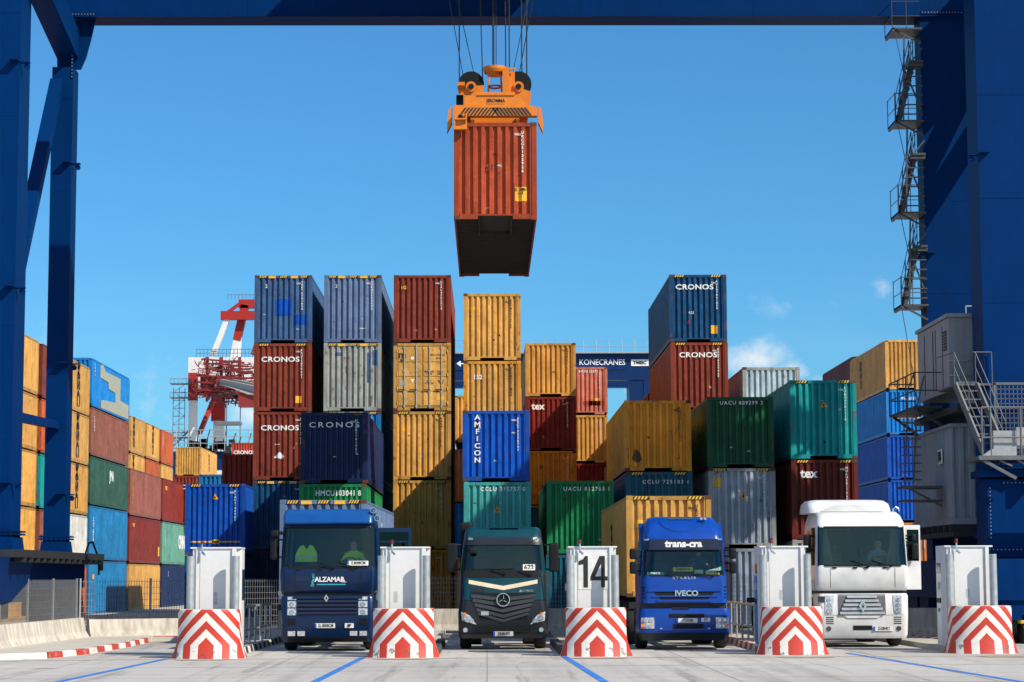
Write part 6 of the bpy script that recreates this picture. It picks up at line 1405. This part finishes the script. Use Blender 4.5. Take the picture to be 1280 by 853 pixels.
MB().box(-1.1, 1.1, .18, 1.2, 1.04, 1.22).build('cab_gap', DSTEEL, r3)
vs_ = c.part('visor', plain('visor_navy', (.008, .012, .04), .3), ((-1.05, 2.58), (1.05, 2.58), (1.03, 2.86), (-1.03, 2.86)), .09, .12, nx=14)
text('trans-cra', vs_, (.0, c.S(0, 2.72)-.095, 2.73), .27, WHITE, bold=.045, ext=.003, sx=.98)
for s in (-1, 1): c.rect('marker_lamp', CHROME, s*.96-.06, s*.96+.06, 2.83, 2.87, .10, .03, nx=1, nz=1)
# roof details
c.rect('roof_hatch', plain('hatch_dark', (.05, .06, .07), .3), -.36, .32, 3.385, 3.455, .03, .05, nx=2, nz=2)
rd = MB()
for i in range(12):
    t0 = math.pi*(1+i/12); t1 = math.pi*(1+(i+1)/12); a = (.58*math.cos(t0), 3.34+.30*math.sin(t0)); b = (.58*math.cos(t1), 3.34+.30*math.sin(t1)); rd.bar((a[0], c.S(a[0], a[1])-.0, a[1]), (b[0], c.S(b[0], b[1])-.0, b[1]), .035)
rd.build('roof_moulding', PB, r3)
for x in (.52, .62): MB().lathe([(.04, -.05), (.05, .05), (0, .05)], (x, .65, 3.40), 'y', 12).build('air_horn', CHROME, r3)
for s in (-1, 1): MB().prism([(.35, 2.6), (1.4, 2.6), (1.6, 3.3), (1.2, 3.3)], 0, s*1.0, s*1.08).build('side_fairing', PB, r3)
text('S T R A L I S', r3, (.0, c.S(0, 1.84)-.006, 1.85), .085, SILVER, bold=.03, sx=1.35)
c.part('grille', BLK, ((-.62, 1.30), (.62, 1.30), (.80, 1.50), (-.80, 1.50)), .008, .02); 
for q in (((-.85, 1.36), (.85, 1.36), (.85, 1.40), (-.85, 1.40)), ((-.95, 1.50), (.95, 1.50), (.9, 1.56), (-.9, 1.56)), ((-.7, 1.24), (.7, 1.24), (.75, 1.28), (-.75, 1.28))): c.part('grille_bar', PB, q, .035, .04)
text('IVECO', r3, (.05, c.S(0, 1.45)-.04, 1.45), .19, CHROME, bold=.035, sx=1.12, ext=.008)
for s in (-1, 1):
    g = MB()
    for k in range(4): c.patch(((s*1.08-.045, 1.32+k*.09), (s*1.08+.045, 1.32+k*.09), (s*1.08+.045, 1.36+k*.09), (s*1.08-.045, 1.36+k*.09)), .012, .02, 2, 1, g)
    g.build('air_guide', BLK, r3)
    xa, xb = (.80, 1.14)
    lampunit(c, min(s*xa, s*xb), max(s*xa, s*xb), .70, .83, [(s*.90, .765, .05), (s*1.03, .765, .05)]); lampunit(c, min(s*xa, s*xb), max(s*xa, s*xb), .55, .69, [(s*.9, .62, .045), (s*1.0, .62, .04)], orange=(s*1.10, .63, .045))
    c.rect('step_lamp', SILVER, s*.62-.03, s*.62+.03, .52, .56, .02, .03, nx=1, nz=1)
c.rect('upper_intake', BLK, -.42, .50, .83, .93, .012, .02, nx=6); c.rect('lower_intake', BLK, -.32, .48, .55, .66, .012, .02, nx=6); c.rect('badge_gap', BLK, -.35, .1, 1.02, 1.10, .0, .03, nx=3)
c.part('bumper_ridge', PB, ((-.70, .50), (.70, .50), (.62, .54), (-.62, .54)), .03, .04)
plate_(c, -.22, .32, .70, .81, '1725GBK'); c.rect('small_plate', WHITE, .42, .65, .72, .82, .03, .02, nx=1, nz=1); text('2T', r3, (.535, c.S(.5, .77)-.035, .77), .09, BLACK, bold=.02)
GM = plain('sticker_green', (.03, .45, .35), .5); YM = plain('sticker_yellow', (.8, .65, .03), .5)
s_ = c.rect('dash_sign', YM, -.28, .24, 2.02, 2.13, -.03, .006, nx=2, nz=1); text('SABADA', s_, (-.02, c.S(0, 2.07)+.026, 2.075), .1, BLACK, bold=.02, ext=.001)
s_ = c.rect('dash_sign', GM, -.95, -.52, 1.93, 2.0, -.02, .006, nx=2, nz=1); text('ORIOL', s_, (-.74, c.S(-.7, 1.96)+.012, 1.965), .09, WHITE, bold=.02, ext=.001)
s_ = c.part('dash_sign', GM, ((.55, 1.95), (.98, 2.05), (.98, 2.15), (.55, 2.03)), -.02, .006, nx=2, nz=1); text('MOJINO', s_, (.77, c.S(.77, 2.05)+.012, 2.04), .1, WHITE, rot=(0, R(-13), 0), bold=.02, ext=.001)
c.rect('dash_sign', YM, .58, .92, 1.93, 1.98, -.015, .006, nx=1, nz=1); c.rect('dash_sign', plain('sticker_pale', (.7, .68, .4), .5), .28, .50, 1.95, 2.06, -.03, .006, nx=1, nz=1)
wiper(c, -.05, 1.90, -.45, 1.97); wiper(c, .75, 1.90, .30, 1.97)
for zz in ((1.96, 2.28), (2.34, 2.62)):
    mirror(r3, 1.30, .22, zz[0], zz[1], .17, .22, 1.08); mirror(r3, -1.30, .22, zz[0], zz[1], .2, .22, -1.08, -1)
MB().box(1.08, 1.20, .5, .55, 2.0, 2.3).build('side_lamp', plain('lamp_red', (.3, .02, .01), .3), r3)
chassis(r3)
set_driver(TX3, TY3, .45, .98, 1.86, 'driver in dark shirt dimly seen behind the stickers of the bright blue truck', (.05, .06, .08))
trailer('trailer under the yellow container of the bright blue truck', TX3+.06, 61.0, 14.2)
container('yellow container loaded behind the bright blue cab', 3.99, 62.0, 1.30, H9, 'yellow', L=13.72, tape=True, numcol=BLACK, group=None, pitch=.245, marks=[('rect', -.95, -.6, 2.0, 2.2, YEL, 'worn_label')], side_marks=[('text', -1, 'MSC', 7.5, 1.5, .8, BLACK, dict(spin=90, bold=.03))])

# ---- small things at the right edge
tw = thing('yellow_cart', 'small yellow and red maintenance cart behind the last booth', 'cart', (15.2, 60.5, 0))
MB().bbox(-.45, .6, -.4, .8, .55, .85, .06).build('body', plain('cart_yellow', (.8, .5, .02), .4), tw); MB().bbox(-.3, .3, -.2, .5, .86, 1.1, .05).build('hood', plain('cart_red', (.4, .02, .015), .4), tw)
for x in (-.3, .45):
    for y in (-.2, .6): MB().disc((x, y, .28), .28, 'x', .14, 18).build('wheel', RUBBER, tw)
# pale rods leaning behind the white truck
for i in range(5):
    o = MB().bar((0, 0, 0), (.35, .3, 1.6), .09, .03).build('white_slat', WHITE, None, (11.6+.22*i, 70, .12)); tag(o, 'pale slats leaning together in shade right of the white truck', 'slat', 'leaning slats')
#END
